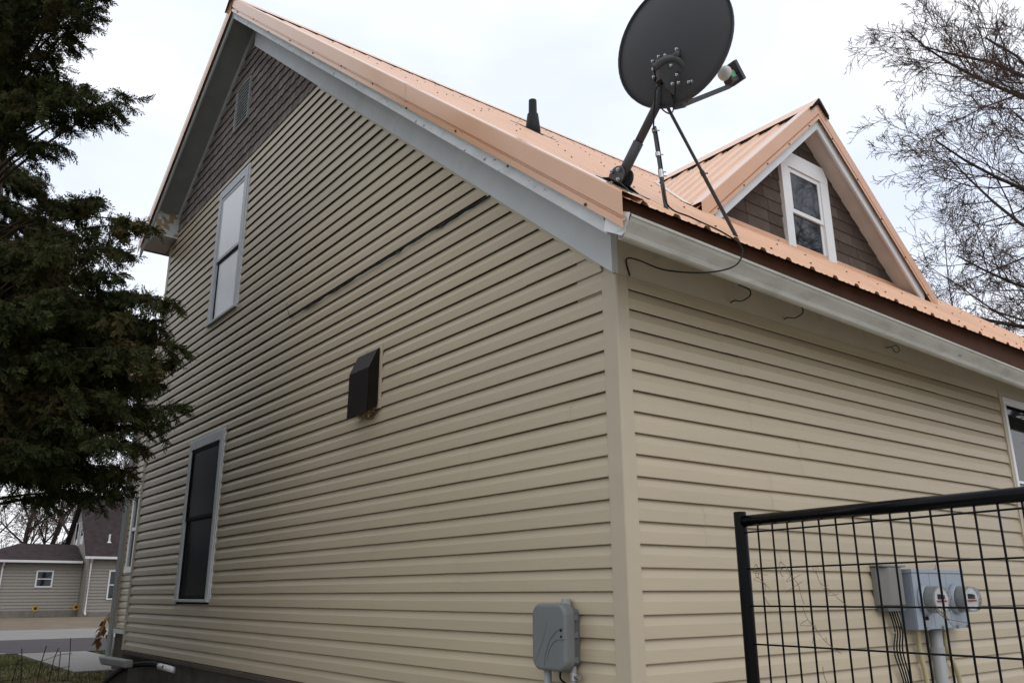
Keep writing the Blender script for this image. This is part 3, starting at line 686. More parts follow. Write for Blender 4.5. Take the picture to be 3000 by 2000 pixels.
# feed arm and feed horn
ar0 = at(2000, 308, 4.64); ar1 = at(2140, 252, 4.90); ad = ar1-ar0; ad /= np.linalg.norm(ad); av = np.cross(ad, np.cross(Z3, ad)); av /= np.linalg.norm(av); ah = np.cross(ad, av)
mb = MB(); obox(mb, (ar0+ar1)/2, ad, av, ah, np.linalg.norm(ar1-ar0)/2, 0.0125, 0.012); mb.build('feed_arm', 'mast_grey', dish, bevel=0.002)
MB().add([bk - uu_*0.06 + rr_*0.05, ar0 + ad*0.06 + av*0.013, ar0 - ad*0.01 - av*0.014, ar0 - ad*0.09 - av*0.005, bk - uu_*0.12 + rr_*-0.02], [(0,1,2,3,4)]).build('arm_bracket', 'mast_grey', dish, solid=0.02)
lc = at(2150, 222, 4.92)
mb = MB(); obox(mb, lc + ad*0.012 + av*0.012, ad, av, ah, 0.014, 0.062, 0.05); obox(mb, lc - ad*0.03 - av*0.02, ad, av, ah, 0.045, 0.016, 0.03); mb.build('feed_housing', 'mast_grey', dish, bevel=0.003)
mb = MB(); obox(mb, lc - ad*0.025 + av*0.0 - FW*0.035, ad, av, ah, 0.020, 0.014, 0.004); mb.build('label_plate', 'green_label', dish)
MB().lathe([(0, .022), (.05, .024), (.055, .042), (.075, .044), (.092, .036), (.10, .02)], lc - ad*0.0 + av*0.014, -ad*0.93+av*0.25, 20).build('feed_horn', 'light_grey_plastic', dish, smooth=True)

cb = smooth_path([at(1960, 240, 4.60), at(1925, 255, 4.56), at(1918, 300, 4.57), at(1915, 375, 4.62), s1a+RT*0.012, (s1a*0.5+s1b*0.5)+RT*0.012, s1b + np.array([0.01, 0.0, 0.02]),
                  (0.40, 0.20, ROOF(0.40)+0.03), (0.475, 0.36, 0.135), (0.53, 0.43, 0.05), (0.53, 0.36, -0.07), (0.44, 0.22, -0.115), (0.27, 0.10, -0.075), (0.12, 0.05, 0.02), (0.035, 0.055, 0.05), (0.032, 0.08, -0.04)])
o = MB().tube(cb, 0.0045, 6).build('coaxial_cable', 'rubber_black'); tag(o, 'black coaxial cable looping from the satellite dish over the gutter to the eave', 'cable')
o = MB().tube(smooth_path([bk+rr_*0.07-F*0.02, at(1975, 305, 4.55), at(1965, 332, 4.55), at(1945, 325, 4.56), at(1930, 305, 4.58)]), 0.004, 6).build('cable_loop', 'rubber_black', dish)

# cable along the gable siding
wp = []
rw = random.Random(4)
for i in range(34):
    x = -1.13 - i*(4.47-1.13)/33
    wp.append((x, -0.027-rw.uniform(0, 0.005), 0.885 + rw.uniform(-0.006, 0.006)))
mb = MB(); mb.tube(wp, 0.0062, 6); mb.tube([wp[-1], (-4.50, -0.03, 0.93), (-4.53, -0.05, 1.02), (-4.55, -0.035, 1.06)], 0.0022, 5); mb.tube([(x, y-0.004, z-0.012+rw.uniform(-.007, .007)) for x, y, z in wp[:-3]], 0.004, 5)
tag(mb.build('wall_cable', 'rubber_black'), 'dark cable stapled along a siding course below the gable roof edge', 'cable')

# ------------------------------------------------------------------ vent hood on the gable
vh = thing('vent_hood', (-2.85, 0, -0.39), 'dark brown metal exhaust vent hood sticking out of the gable siding', 'vent hood')
MB().box(-2.955, -2.565, -0.034, -0.019, -0.35, 0.165).build('mounting_plate', 'vinyl_trim', vh, bevel=0.003)
x0, x1 = -2.925, -2.595
mb = MB()
prof = [(-0.035, 0.140), (-0.055, 0.125), (-0.122, -0.03), (-0.126, -0.39), (-0.035, -0.32)]
mb.sheet([(x0, y, z) for y, z in prof[:4]], [(x1, y, z) for y, z in prof[:4]])
for x in (x0, x1): mb.add([(x, y, z) for y, z in prof], [(0,1,2,3,4)])
mb.build('hood', 'vent_brown', vh, solid=0.002)
mb = MB(); rn = random.Random(3)
for i in range(120):
    p = np.array([rn.gauss(-2.70, 0.05), rn.uniform(-0.11, -0.03), rn.gauss(-0.37, 0.018)]); d = np.array([rn.gauss(0, 1), rn.gauss(0, .4), rn.gauss(0, .5)]); d /= np.linalg.norm(d)
    mb.tube([p-d*0.03, p+d*0.03], 0.003, 3)
mb.box(-2.76, -2.64, -0.10, -0.036, -0.375, -0.33)
mb.build('nest', 'nest_straw', vh)
mb = MB()
for x, z in ((-2.58, 0.10), (-2.58, -0.08), (-2.58, -0.28), (-2.94, 0.13), (-2.80, 0.155)): mb.lathe([(0, .006), (.004, .005)], (x, -0.0345, z), (0, -1, 0), 8)
mb.build('screws', 'steel', vh)

# ------------------------------------------------------------------ telephone network box
tb_ = thing('telephone_box', (-0.46, -0.02, -2.1), 'rounded grey telephone junction box with swoosh lines on siding near the corner', 'junction box')
def rounded(x0, x1, z0, z1, r, n=6, bulge=0.0):
    pts = []
    for cx, cz, a in ((x1-r, z1-r, 0), (x0+r, z1-r, 90), (x0+r, z0+r, 180), (x1-r, z0+r, 270)):
        for i in range(n+1):
            t = math.radians(a+90*i/n); pts.append((cx+r*math.cos(t), cz+r*math.sin(t)))
    return pts
MB().prism(rounded(-0.575, -0.345, -2.085, -1.80, 0.03), 'y', -0.075, -0.018).build('back_box', 'box_grey_dark', tb_, bevel=0.006)
pts = rounded(-0.585, -0.325, -2.105, -1.775, 0.055, 8)
pts = [(x + (-0.012*(1-((z+1.94)/0.165)**2) if x < -0.52 else 0.006*(1-((z+1.94)/0.165)**2) if x > -0.4 else 0), z) for x, z in pts]
MB().prism(pts, 'y', -0.145, -0.07).build('cover', 'box_grey', tb_, bevel=0.016)
def ridge(p):
    return MB().tube(smooth_path(p, 6), 0.0022, 6)
yq = -0.1455
ridge([(-0.335, yq, -1.893), (-0.385, yq, -1.91), (-0.44, yq, -1.955), (-0.475, yq, -2.02), (-0.488, yq, -2.08)]).build('swoosh_line', 'box_grey_dark', tb_)
ridge([(-0.325, yq, -1.948), (-0.385, yq, -1.952), (-0.43, yq, -1.98), (-0.455, yq, -2.02), (-0.462, yq, -2.05)]).build('swoosh_line', 'box_grey_dark', tb_)
ridge([(-0.465, yq, -1.86), (-0.49, yq, -1.94), (-0.53, yq, -2.01), (-0.56, yq, -2.06)]).build('swoosh_line', 'box_grey', tb_)
mb = MB(); mb.lathe([(0, .0075), (.003, .0075)], (-0.352, -0.1445, -1.905), (0, -1, 0), 10).lathe([(0, .0065), (.003, .0065)], (-0.352, -0.1445, -1.935), (0, -1, 0), 10)
mb.build('latch_holes', 'black_foam', tb_)
for z in (-1.845, -1.93, -2.05): MB().box(-0.347, -0.333, -0.085, -0.045, z-0.014, z+0.014).build('hinge', 'box_grey', tb_, bevel=0.003)
MB().tube([(-0.41, -0.055, -1.80), (-0.41, -0.055, -1.752)], 0.026, 12).build('cable_grommet', 'conduit_grey', tb_)
MB().tube([(-0.515, -0.10, -2.09), (-0.515, -0.10, G)], 0.020, 12).build('conduit', 'conduit_grey', tb_, smooth=True)
MB().tube([(-0.36, -0.06, -2.08), (-0.36, -0.06, G)], 0.0165, 12).build('conduit', 'conduit_grey', tb_, smooth=True)
MB().tube([(-0.36, -0.06, -2.11), (-0.36, -0.06, -2.15)], 0.021, 12).tube([(-0.35, -0.06, -2.13), (-0.315, -0.06, -2.132)], 0.014, 10).build('clamp', 'steel', tb_)
MB().tube(smooth_path([(-0.44, -0.07, -2.08), (-0.44, -0.08, -2.14), (-0.43, -0.05, -2.17)]), 0.006, 6).build('cable', 'rubber_black', tb_)

# ------------------------------------------------------------------ electric meters on the eave wall
mt = thing('electric_meter', (0.08, 2.86, -1.97), 'blue-grey metal box with two glass electric meters behind the gate', 'electric meter')
MB().box(0.019, 0.128, 2.50, 3.22, -1.965, -1.585).build('cabinet', 'meter_blue_dark', mt, bevel=0.006)
for y0, y1 in ((2.502, 2.725), (2.729, 2.955), (2.959, 3.218)):
    MB().box(0.129, 0.136, y0, y1, -1.963, -1.605).build('cover_panel', 'meter_blue_grey', mt, bevel=0.002)
MB().box(0.02, 0.142, 2.495, 3.225, -1.604, -1.580).build('top_flange', 'meter_blue_grey', mt, bevel=0.003)
for yc in (2.63, 3.05):
    zc_ = -1.775
    hp = MB().lathe([(0.0, .100), (.012, .100), (.02, .093), (.035, .091)], (0.1365, yc, zc_), (1, 0, 0), 28).build('meter_ring', 'meter_blue_grey', mt, smooth=True)
    MB().lathe([(0.001, .078), (.06, .078), (.061, .06)], (0.1715, yc, zc_), (1, 0, 0), 24).build('meter_base', 'conduit_grey', mt, smooth=False)
    fc = MB().lathe([(0.0, .062), (.004, .062)], (0.233, yc, zc_), (1, 0, 0), 24).build('meter_face', 'meter_face', mt)
    MB().box(0.2375, 0.240, yc-.024, yc+.024, zc_+.002, zc_+.028).build('display', 'dark_gap', fc)
    MB().box(0.2375, 0.241, yc-.038, yc+.038, zc_-.014, zc_-.004).build('red_bar', 'meter_red', fc)
    MB().lathe([(0.0, .088), (.055, .085), (.095, .080), (.11, .072), (.113, .05)], (0.172, yc, zc_), (1, 0, 0), 28).build('glass_cover', 'meter_glass', mt, smooth=True)
MB().box(0.1365, 0.1385, 2.60, 2.645, -1.905, -1.88).build('number_plate', 'black_foam', mt)
MB().lathe([(0, .028), (.002, .028)], (0.1365, 2.86, -1.87), (1, 0, 0), 16).build('sticker', 'cable_beige', mt)
mb = MB()
for y in (2.60, 2.82, 3.02, 3.17): mb.box(0.137, 0.150, y-.012, y+.012, -1.967, -1.945)
mb.build('latch', 'meter_blue_dark', mt)
MB().lathe([(0, .02), (.01, .02), (.012, .01), (.04, .008)], (0.08, 2.97, -1.579), (0, 0, 1), 8).build('top_bolt', 'steel', mt)
MB().tube([(0.075, 2.83, -1.966), (0.075, 2.83, G)], 0.040, 18).build('conduit', 'conduit_grey', mt, smooth=True)
MB().lathe([(-.02, .045), (.02, .045)], (0.075, 2.83, -2.10), (0, 0, 1), 18).build('coupling', 'conduit_grey', mt)
for y0, y1 in ((2.63, 2.66), (3.0, 3.10)):
    MB().tube(smooth_path([(0.06, y0, -1.966), (0.05, y0+.01, -2.1), (0.06, y1, -2.3), (0.05, y1-.02, -2.6), (0.06, y1, G)]), 0.0165, 8).build('cable', 'cable_beige', mt, smooth=True)
ub = thing('utility_box', (0.08, 2.36, -1.81), 'small grey-brown utility box left of the electric meters', 'junction box')
MB().prism([(0.02, 2.20), (0.06, 2.20), (0.115, 2.26), (0.115, 2.42), (0.06, 2.47), (0.02, 2.47)], 'z', -1.81, -1.57).build('cover', 'utility_grey', ub, bevel=0.008)
MB().box(0.018, 0.10, 2.225, 2.445, -1.845, -1.811).build('cable_entry', 'box_grey_dark', ub, bevel=0.004)
MB().box(0.02, 0.118, 2.19, 2.475, -1.569, -1.558).build('lid', 'utility_grey', ub, bevel=0.003)
for i in range(4):
    y0 = 2.30 + 0.03*i
    MB().tube(smooth_path([(0.06, y0, -1.84), (0.05+0.01*i, 2.36+0.012*i, -1.97), (0.05, 2.32+0.035*i, -2.1), (0.05+0.008*i, 2.40+0.012*i, -2.35), (0.06, 2.42+0.02*i, G)]), 0.005, 6).build('cable', 'rubber_black', ub, smooth=True)
ot = thing('outlet_cover', (0.03, 4.95, -1.72), 'small weatherproof outlet cover at the right edge below the window', 'outlet')
MB().box(0.018, 0.05, 4.84, 4.93, -1.75, -1.63).build('cover', 'frieze_paint', ot, bevel=0.004)
MB().box(0.051, 0.056, 4.86, 4.91, -1.73, -1.66).build('flap', 'frieze_paint', ot)

# hooks under the eave
HL = ['left of two curved metal hooks screwed into the eave board', 'right of two curved metal hooks screwed into the eave board', 'small wire loop hook at the far right of the eave board']
for i, y in enumerate((0.95, 1.50)):
    p = smooth_path([(0.018, y+0.03, -0.005), (0.07, y-0.005, -0.012), (0.10, y+0.03, -0.015), (0.125, y+0.08, 0.02), (0.115, y+0.10, 0.065), (0.09, y+0.07, 0.09), (0.085, y+0.03, 0.095)])
    tag(MB().tube(p, 0.0048, 7).build('hook', 'hook_green', smooth=True), HL[i], 'hook', 'hooks on the eave board')
p = smooth_path([(0.018, 2.78, 0.02), (0.06, 2.80, 0.02), (0.08, 2.84, 0.035), (0.085, 2.87, 0.0), (0.075, 2.83, -0.02), (0.065, 2.80, 0.015)])
tag(MB().tube(p, 0.0032, 6).build('hook', 'hook_green', smooth=True), HL[2], 'hook', 'hooks on the eave board')

# ------------------------------------------------------------------ black wire gate
gt = thing('metal_gate', (0.925, -0.29, G), 'black tube-framed gate with wire mesh in front of the meters', 'gate')
gu = np.array([0.99408, -0.10868, 0.0]); ga = np.array([0.925, -0.29, 0.0]); gn = np.array([0.10868, 0.99408, 0])
def gp(s, z, off=0.0): 
    q = ga + gu*s + gn*off; return (q[0], q[1], z)
ZT = -1.452; LEN = 1.75
MB().tube([gp(0, G), gp(0, -1.414)], 0.025, 18).build('post', 'gate_black', gt, smooth=False, bevel=0.003)
MB().tube([gp(0.02, ZT), gp(LEN, ZT)], 0.0225, 16).build('top_rail', 'gate_black', gt, smooth=True)
MB().tube([gp(0.02, G+0.12), gp(LEN, G+0.12)], 0.0225, 16).build('bottom_rail', 'gate_black', gt, smooth=True)
MB().tube([gp(LEN, G+0.05), gp(LEN, -1.414)], 0.025, 16).build('post', 'gate_black', gt, smooth=True)
ns = int((LEN-0.08)/0.0725)
for i in range(ns):
    s = 0.088 + i*0.0725
    MB().tube([gp(s, ZT-0.01), gp(s+rn.uniform(-.001, .001), -2.2), gp(s, G+0.12)], 0.0036, 6).build('wire', 'gate_black', gt)
z = -1.497; i = 0
while z > G+0.1:
    MB().tube([gp(0.0, z, -0.006), gp(LEN, z+0.008, -0.006)], 0.0036, 6).build('wire', 'gate_black', gt); z -= 0.1385
# dried tendrils caught in the mesh
VL = ['dried vine tendril tangled in the gate mesh beside the black post', 'wispy dried vine hanging from the second row of gate mesh', 'forked dry twig caught in the middle of the gate mesh',
      'dry tendril curling low below the middle of the gate mesh', 'dry stem poking out of the mesh over the meter glass', 'thin dry stalk rising at the bottom of the gate mesh']
VP = [(0.06, -1.62, 0.06, -0.16), (0.20, -1.63, 0.10, -0.12), (0.33, -1.65, 0.13, -0.10), (0.26, -1.78, 0.17, -0.14), (0.78, -1.755, 0.10, -0.07), (0.40, -2.15, -0.06, 0.16)]
for i, (s, z, ds, dz) in enumerate(VP):
    r3 = random.Random(i+20); mb = MB()
    pts = [gp(s+ds*t+r3.uniform(-.012, .012), z+dz*t+0.03*math.sin(3*t+i)*0.6, -0.012+r3.uniform(-.012, .012)) for t in np.linspace(0, 1, 6)]
    mb.tube(smooth_path(pts, 4), 0.0011, 4)
    for q in range(3 if i != 4 else 2):
        p0 = np.array(pts[1+q]); mb.tube(smooth_path([p0, p0+np.array([r3.uniform(-.03, .03), -.008, r3.uniform(-.025, .03)]), p0+np.array([r3.uniform(-.05, .05), -.012, r3.uniform(-.05, .02)])], 4), 0.0008, 4)
    if i in (0, 1):
        p0 = np.array(pts[0])
        mb.tube(smooth_path([p0+np.array([0.006*math.cos(t)+.002*t*0.2, -.004, 0.006*math.sin(t)-0.004*t]) for t in np.linspace(0, 12, 14)], 2), 0.001, 4)
    tag(mb.build('dried_vine', 'vine_dry'), VL[i], 'dried vine', 'dried tendrils on the gate')

# ------------------------------------------------------------------ small things by the far house corner
ds = thing('drain_elbow', (-9.2, -0.3, -2.5), 'grey downspout extension lying level at the far corner of the house', 'downspout')
mb = MB(); mb.prism([(-9.02, -2.455), (-7.72, -2.435), (-7.72, -2.525), (-8.82, -2.545)], 'y', -0.36, -0.26); mb.build('pipe', 'drain_grey', ds, bevel=0.02)
MB().box(-8.1, -7.95, -0.42, -0.25, G, -2.56).build('support_block', 'foundation', ds)
pv = smooth_path([(-6.0, -0.012, -2.475), (-7.45, -0.16, -2.475), (-7.9, -0.3, -2.52), (-8.15, -0.42, -2.66), (-8.2, -0.5, -2.9)])
hz = thing('drain_hose', (-7.5, -0.2, -2.6), 'black hose with a white pipe end coming out under the siding', 'hose')
MB().tube(smooth_path([(-7.15, -0.07, -2.495), (-7.5, -0.12, -2.475), (-7.85, -0.3, -2.52), (-7.85, -0.5, -2.66), (-7.7, -0.75, -2.95)]), 0.030, 10).build('hose', 'rubber_black', hz, smooth=True)
MB().tube([(-6.95, -0.03, -2.51), (-7.3, -0.09, -2.487)], 0.034, 12).build('pipe_end', 'white_metal', hz, smooth=True)
for i, (x, y) in enumerate(((-9.6, -0.5), (-8.9, -0.72))):
    tag(MB().box(x-0.7, x+0.7, y-0.10, y+0.10, G, G+0.16+0.06*i).build('landscape_timber', 'timber', bevel=0.01), ['weathered timber edging the planting bed at the house corner', 'weathered timber next to the drain hose in front of the house corner'][i], 'timber', 'bed timbers')
lv = thing('dry_leaf_twig', (-13.2, 0.5, -2.0), 'twig of withered brown leaves beside the far downspout', 'dead leaves')
c0 = at(318, 1800, 15.9)
MB().tube(smooth_path([c0+np.array([0.12, 0.25, 0.25]), c0, at(302, 1830, 15.9), at(296, 1870, 15.9)]), 0.006, 5).build('stem', 'vine_dry', lv)
lr = random.Random(8)
for i in range(16):
    t = i/15; p = at(322-26*t+lr.uniform(-12, 10), 1798+82*t+lr.uniform(-6, 6), 15.9+lr.uniform(-.15, .15))
    d = np.array([lr.gauss(0, 1), lr.gauss(0, 1), -1.2]); d /= np.linalg.norm(d); sd_ = np.cross(d, (lr.gauss(0, 1), lr.gauss(0, 1), lr.gauss(0, 1))); sd_ /= np.linalg.norm(sd_); nn_ = np.cross(d, sd_)
    L_ = lr.uniform(.16, .27)
    MB().add([p, p+d*L_*.4+sd_*L_*.3+nn_*.012, p+d*L_, p+d*L_*.4-sd_*L_*.3+nn_*.012, p+d*L_*.5], [(0,1,4),(1,2,4),(2,3,4),(3,0,4)]).build('leaf', 'dead_leaf', lv)

# wire garden fence at the lower left
wf = thing('wire_fence', (-8.3, -2.0, G), 'thin rusty wire garden fence in the grass at the lower left', 'fence')
fa, fb = at(-60, 1990, 9.0), at(200, 1990, 11.5)
fd = fb - fa; fd[2] = 0
for i in range(8):
    p = fa + fd*(i/7.0); le = R.uniform(-.05, .05)
    MB().tube([(p[0], p[1], G), (p[0]+le*.4, p[1]+le, G+0.5), (p[0]+le, p[1]+le*1.6, G+0.62+R.uniform(-.08, .10))], 0.006, 5).build('picket_wire', 'wire_rust', wf)
for h in (0.15, 0.33, 0.5):
    MB().tube([(fa[0]+fd[0]*q, fa[1]+fd[1]*q, G+h+0.02*math.sin(9*q)) for q in np.linspace(0, 1, 9)], 0.0035, 4).build('line_wire', 'wire_rust', wf)

# ------------------------------------------------------------------ neighbour house across the street
nh = thing('neighbour_house', (-58, 9.4, G), 'far beige-sided house with dark shingle roofs across the street', 'house')
OX, OY = -56.42, 9.45
def nb(x): return OX - x
# main block: front plane x=OX, y from OY-.25 ; left wing set back 1.5
wall = MB().prism([(OX-0.02, G), (OX-7.5, G), (OX-7.5, G+3.8), (OX-3.75, G+7.4), (OX-0.02, G+3.8)], 'y', OY-0.25, OY+9).build('wall', 'far_siding', nh)
MB().box(OX-1.52-6, OX-1.52, OY-9, OY-0.26, G, G+3.3).build('side_wall', 'far_siding', nh)
MB().box(OX-0.019, OX+0.03, OY-0.28, OY+9, G-0.1, G+0.27).build('foundation', 'far_found', nh)
MB().box(OX-1.519, OX-1.47, OY-9, OY-0.29, G-0.1, G+0.38).build('foundation', 'far_found', nh)
e2 = 0.19
sA = MB().prism([(0, 0), (0.05, 0), (0.006, e2), (0, e2)], 'y', 0, 9.2).mesh('siding_board', 'far_siding')
sB = MB().prism([(0, 0), (0.05, 0), (0.006, e2), (0, e2)], 'y', -8.7, 0).mesh('siding_board', 'far_siding')
sC = MB().prism([(-7.4, 0), (-7.4, -.0), (-0.02, 0.0), (-0.02, e2), (-7.4, e2)], 'y', -0.012, 0.0)
for i in range(18): 
    o = link('siding_board', sA, nh); o.location = (OX-0.02, OY-0.25, G+0.27+i*e2); o.matrix_parent_inverse = Matrix.Translation(-nh.location)
for i in range(15):
    o = link('siding_board', sB, nh); o.location = (OX-1.52, OY-0.28, G+0.38+i*e2-0.05); o.matrix_parent_inverse = Matrix.Translation(-nh.location)
rf = MB().prism([(OX+0.45, G+3.62), (OX-3.75, G+7.72), (OX-7.95, G+3.62), (OX-7.95, G+3.45), (OX-3.75, G+7.52), (OX+0.45, G+3.45)], 'y', OY-0.55, OY+9.3).build('roof', 'far_roof', nh)
MB().lathe([(0, .16), (.06, .12), (.10, .06), (.55, .06)], (OX-0.55, OY+0.9, G+4.5), (0, 0, 1), 12).build('vent_pipe', 'far_white', rf)
zr0, zr1 = G+3.3, G+4.5
MB().add([(OX-1.05, OY-7.0, zr0), (OX-1.05, OY-0.35, zr0), (OX-8, OY-0.35, zr0), (OX-8, OY-7.0, zr0), (OX-4.0, OY-3.7, zr1), (OX-4.0, OY-0.35, zr1)],
         [(0,1,5,4), (3,0,4), (2,3,4,5), (0,3,2,1), (1,2,5)]).build('roof', 'far_roof', nh)
MB().box(OX+0.45, OX+0.58, OY-0.6, OY+9.3, G+3.45, G+3.60).build('gutter', 'far_white', nh)
MB().box(OX-1.05, OX-0.93, OY-7.0, OY-0.40, zr0-0.08, zr0+0.06).build('gutter', 'far_white', nh)
MB().tube([(OX+0.5, OY-0.2, G+3.45), (OX+0.1, OY-0.12, G+3.2), (OX+0.1, OY-0.12, G+0.25), (OX+0.3, OY-0.12, G+0.1)], 0.06, 6).build('downspout', 'far_white', nh)
MB().tube([(OX-1.0, OY-4.75, zr0-.05), (OX-1.4, OY-4.75, zr0-.4), (OX-1.4, OY-4.75, G+0.2)], 0.06, 6).build('downspout', 'far_white', nh)
def fwin(x, y0, y1, z0, z1, axis='x'):
    q = MB().box(x, x+0.03, y0, y1, z0, z1).build('window', 'glass_dark', nh)
    f = MB(); t = 0.09
    f.box(x, x+.07, y0-t, y0, z0-t, z1+t).box(x, x+.07, y1, y1+t, z0-t, z1+t).box(x, x+.069, y0, y1, z1, z1+t).box(x, x+.069, y0, y1, z0-t, z0).box(x, x+.05, y0, y1, (z0+z1)/2-.03, (z0+z1)/2+.03)
    f.build('window_frame', 'far_white', q)
fwin(OX-1.50, OY-2.78, OY-1.98, G+1.83, G+2.68)
fwin(OX+0.003, OY+1.10, OY+2.0, G+1.08, G+2.7)
for x0, x1 in ((OX-3.4, OX-2.6), (OX-5.0, OX-4.2)):
    q = MB().box(x0, x1, OY-.28, OY-.251, G+4.5, G+5.9).build('window', 'glass_dark', nh)
    MB().box(x0-.12, x0, OY-.30, OY-.2515, G+4.4, G+6.0).box(x1, x1+.12, OY-.30, OY-.2515, G+4.4, G+6.0).build('window_frame', 'far_white', q)
for i, (y, z) in enumerate(((OY-2.69, G+0.51), (OY-0.42, G+0.56))):
    sf = thing('sunflower_ornament', (OX-1.1, y, G), ['sunflower yard ornament under the small window of the far house', 'sunflower yard ornament by the far house downspout'][i], 'ornament', 'sunflower ornaments')
    c = np.array([OX-1.1, y, z])
    MB().lathe([(0, .09), (.03, .06)], c+np.array([.01, 0, 0]), (1, 0, 0), 10).build('seed_head', 'seed_head', sf)
    mb = MB()
    for q in range(14):
        t = 2*math.pi*q/14; d = np.array([0, math.cos(t), math.sin(t)]); s2 = np.array([0, -math.sin(t), math.cos(t)])
        mb.add([c+d*.07, c+d*.13+s2*.04+np.array([.02, 0, 0]), c+d*.20, c+d*.13-s2*.04], [(0,1,2,3)])
    mb.build('petals', 'petal', sf); MB().tube([c-np.array([.01, 0, 0]), (OX-1.1, y, G)], .015, 5).build('stem', 'grass_blade', sf)

# ------------------------------------------------------------------ bare trees
def tubes_from_segments(segs, sides):
    """segs: array n x 8 (p, q, r0, r1)"""
    S = np.array(segs); p, q, r0, r1 = S[:, :3], S[:, 3:6], S[:, 6], S[:, 7]
    d = q-p; L = np.linalg.norm(d, axis=1, keepdims=True)+1e-9; d /= L
    ref = np.where(np.abs(d[:, 2:3]) < 0.9, np.array([[0, 0, 1.0]]), np.array([[1.0, 0, 0]]))
    a = np.cross(d, ref); a /= np.linalg.norm(a, axis=1, keepdims=True); b = np.cross(d, a)
    V = []
    for (c, r) in ((p, r0), (q, r1)):
        for k in range(sides):
            t = 2*math.pi*k/sides; V.append(c + r[:, None]*(math.cos(t)*a+math.sin(t)*b))
    V = np.stack(V, 1).reshape(-1, 3); n = len(S); base_ = (np.arange(n)*2*sides)[:, None]
    Fc = np.concatenate([base_ + np.array([[k, (k+1) % sides, sides+(k+1) % sides, sides+k]]) for k in range(sides)], 0)
    return V, Fc
def bare_tree(name, base, height, r0, label, seed, spread=1.0, lean=(0, 0), nkid=(11, 8, 6, 5), trunk_frac=0.28, up=0.25, group=None, minr=0.004, limb_len=0.42, ratio=(0.45, 0.43, 0.42, 0.45), prune=None, wob=0.07):
    """trunk > limbs > branches > twigs, each level straighter and finer; prune = photo column beyond which fine twigs are thinned"""
    rg = np.random.default_rng(seed); big, small = [], []
    maxlev = len(nkid)
    def grow(p, d, L, r, lev):
        nseg = 7 if lev <= 1 else 5 if lev == 2 else 3 if lev == 3 else 2
        W = rg.normal(0, wob + 0.02*lev, (nseg, 3))
        pts = [p]; dirs = [d]; rs = [r]
        for i in range(nseg):
            d = d + W[i]; d[2] += up*0.16*(1 if lev else 0)
            d = d/math.sqrt(d@d); p = p + d*(L/nseg); rr = max(minr, r*(1-0.75*(i+1)/nseg)) if lev else r*(1-0.6*(i+1)/nseg)
            pts.append(p); dirs.append(d); rs.append(rr)
        tgt = big if r > 0.03 else small
        for i in range(nseg): tgt.append((*pts[i], *pts[i+1], rs[i], rs[i+1]))
        if lev >= maxlev: return
        nk = nkid[lev]
        if prune and lev >= 1:
            v = p - CAM; z_ = v@FW
            if 1500 + FPX*(v@RT)/z_ > prune or 1000 - FPX*(v@UP)/z_ < -500: nk = max(1, nk//3)
        U = rg.uniform(0, 1, (nk, 4)); AX = rg.normal(0, 1, (nk, 3))
        for k in range(nk):
            t = (trunk_frac + (1-trunk_frac)*(k+U[k, 0])/nk) if lev == 0 else (0.15 + 0.85*(k+U[k, 0])/nk)
            t = min(t, 0.999); f = t*nseg; i = int(f); u = f-i
            q = pts[i]*(1-u)+pts[i+1]*u; dd = dirs[i+1]; rq = rs[i]*(1-u)+rs[i+1]*u
            ax = AX[k] - (AX[k]@dd)*dd; ax = ax/math.sqrt(ax@ax)
            ang = (0.6+0.45*U[k, 1])*spread if lev == 0 else 0.45+0.45*U[k, 1]
            nd = dd*math.cos(ang)+ax*math.sin(ang)
            if lev == 0 and nd[2] < 0.10: nd[2] = 0.10+0.2*U[k, 2]; nd = nd/math.sqrt(nd@nd)
            ln = (L*limb_len*2.0*(1.15-0.5*t) if lev == 0 else L*ratio[lev-1]*(1.1-0.45*t))*(0.75+0.4*U[k, 3])
            grow(q, nd, ln, max(minr, min(rq*0.6, r*(0.28 if lev == 0 else 0.42))), lev+1)
    d0 = np.array([lean[0], lean[1], 1.0]); d0 /= np.linalg.norm(d0)
    grow(np.array(base, float), d0, height*0.62, r0, 0)
    t = thing(name, tuple(base), label, 'tree', group)
    V, Fc = tubes_from_segments(big, 7); numpy_mesh('trunk', V, Fc, 'bark', t, smooth=True)
    V, Fc = tubes_from_segments(small, 3); numpy_mesh('crown', V, Fc, 'twig', t)
    return t
tp = at(3570, 1300, 17.5)
bare_tree('bare_tree', (tp[0], tp[1], G), 21.5, 0.26, 'large leafless tree rising behind the roof at the right', 5, spread=1.25, lean=(-0.02, 0.02), nkid=(26, 12, 8, 5, 3), trunk_frac=0.15, up=0.14, minr=0.0052, limb_len=0.245, prune=3100, ratio=(0.45, 0.47, 0.55, 0.62))
bgl = ['leafless tree with forked trunk behind the far low roof at the left edge', 'slender leafless tree behind the far low roof', 'thick dark leaning tree trunk behind the far house', 'leafless tree behind the far house ridge']
for i, (px, D, h, r0, sd_, ln) in enumerate(((20, 70, 15, .30, 21, (0.05, 0.02)), (112, 72, 14, .34, 22, (0.0, 0.05)), (175, 66, 17, .50, 23, (0.10, 0.16)), (-60, 68, 16, .3, 24, (0, 0)))):
    p = at(px, 1740, D)
    bare_tree('bare_tree', (p[0], p[1], G), h, r0, bgl[i], sd_, spread=0.95, lean=ln, nkid=(11, 9, 7, 5), trunk_frac=0.22, minr=0.014, up=0.3)
# trees on the camera's side of the plot (mirrored in the windows)
for i, (x, y, h) in enumerate(((6.5, 17.5, 17), (9.5, 22.5, 15))):
    bare_tree('bare_tree', (x, y, G), h, .28, ['leafless yard tree mirrored in the dormer window', 'leafless yard tree mirrored in the window at the right edge'][i], 31+i, spread=1.0, nkid=(12, 9, 6, 5), minr=0.008)

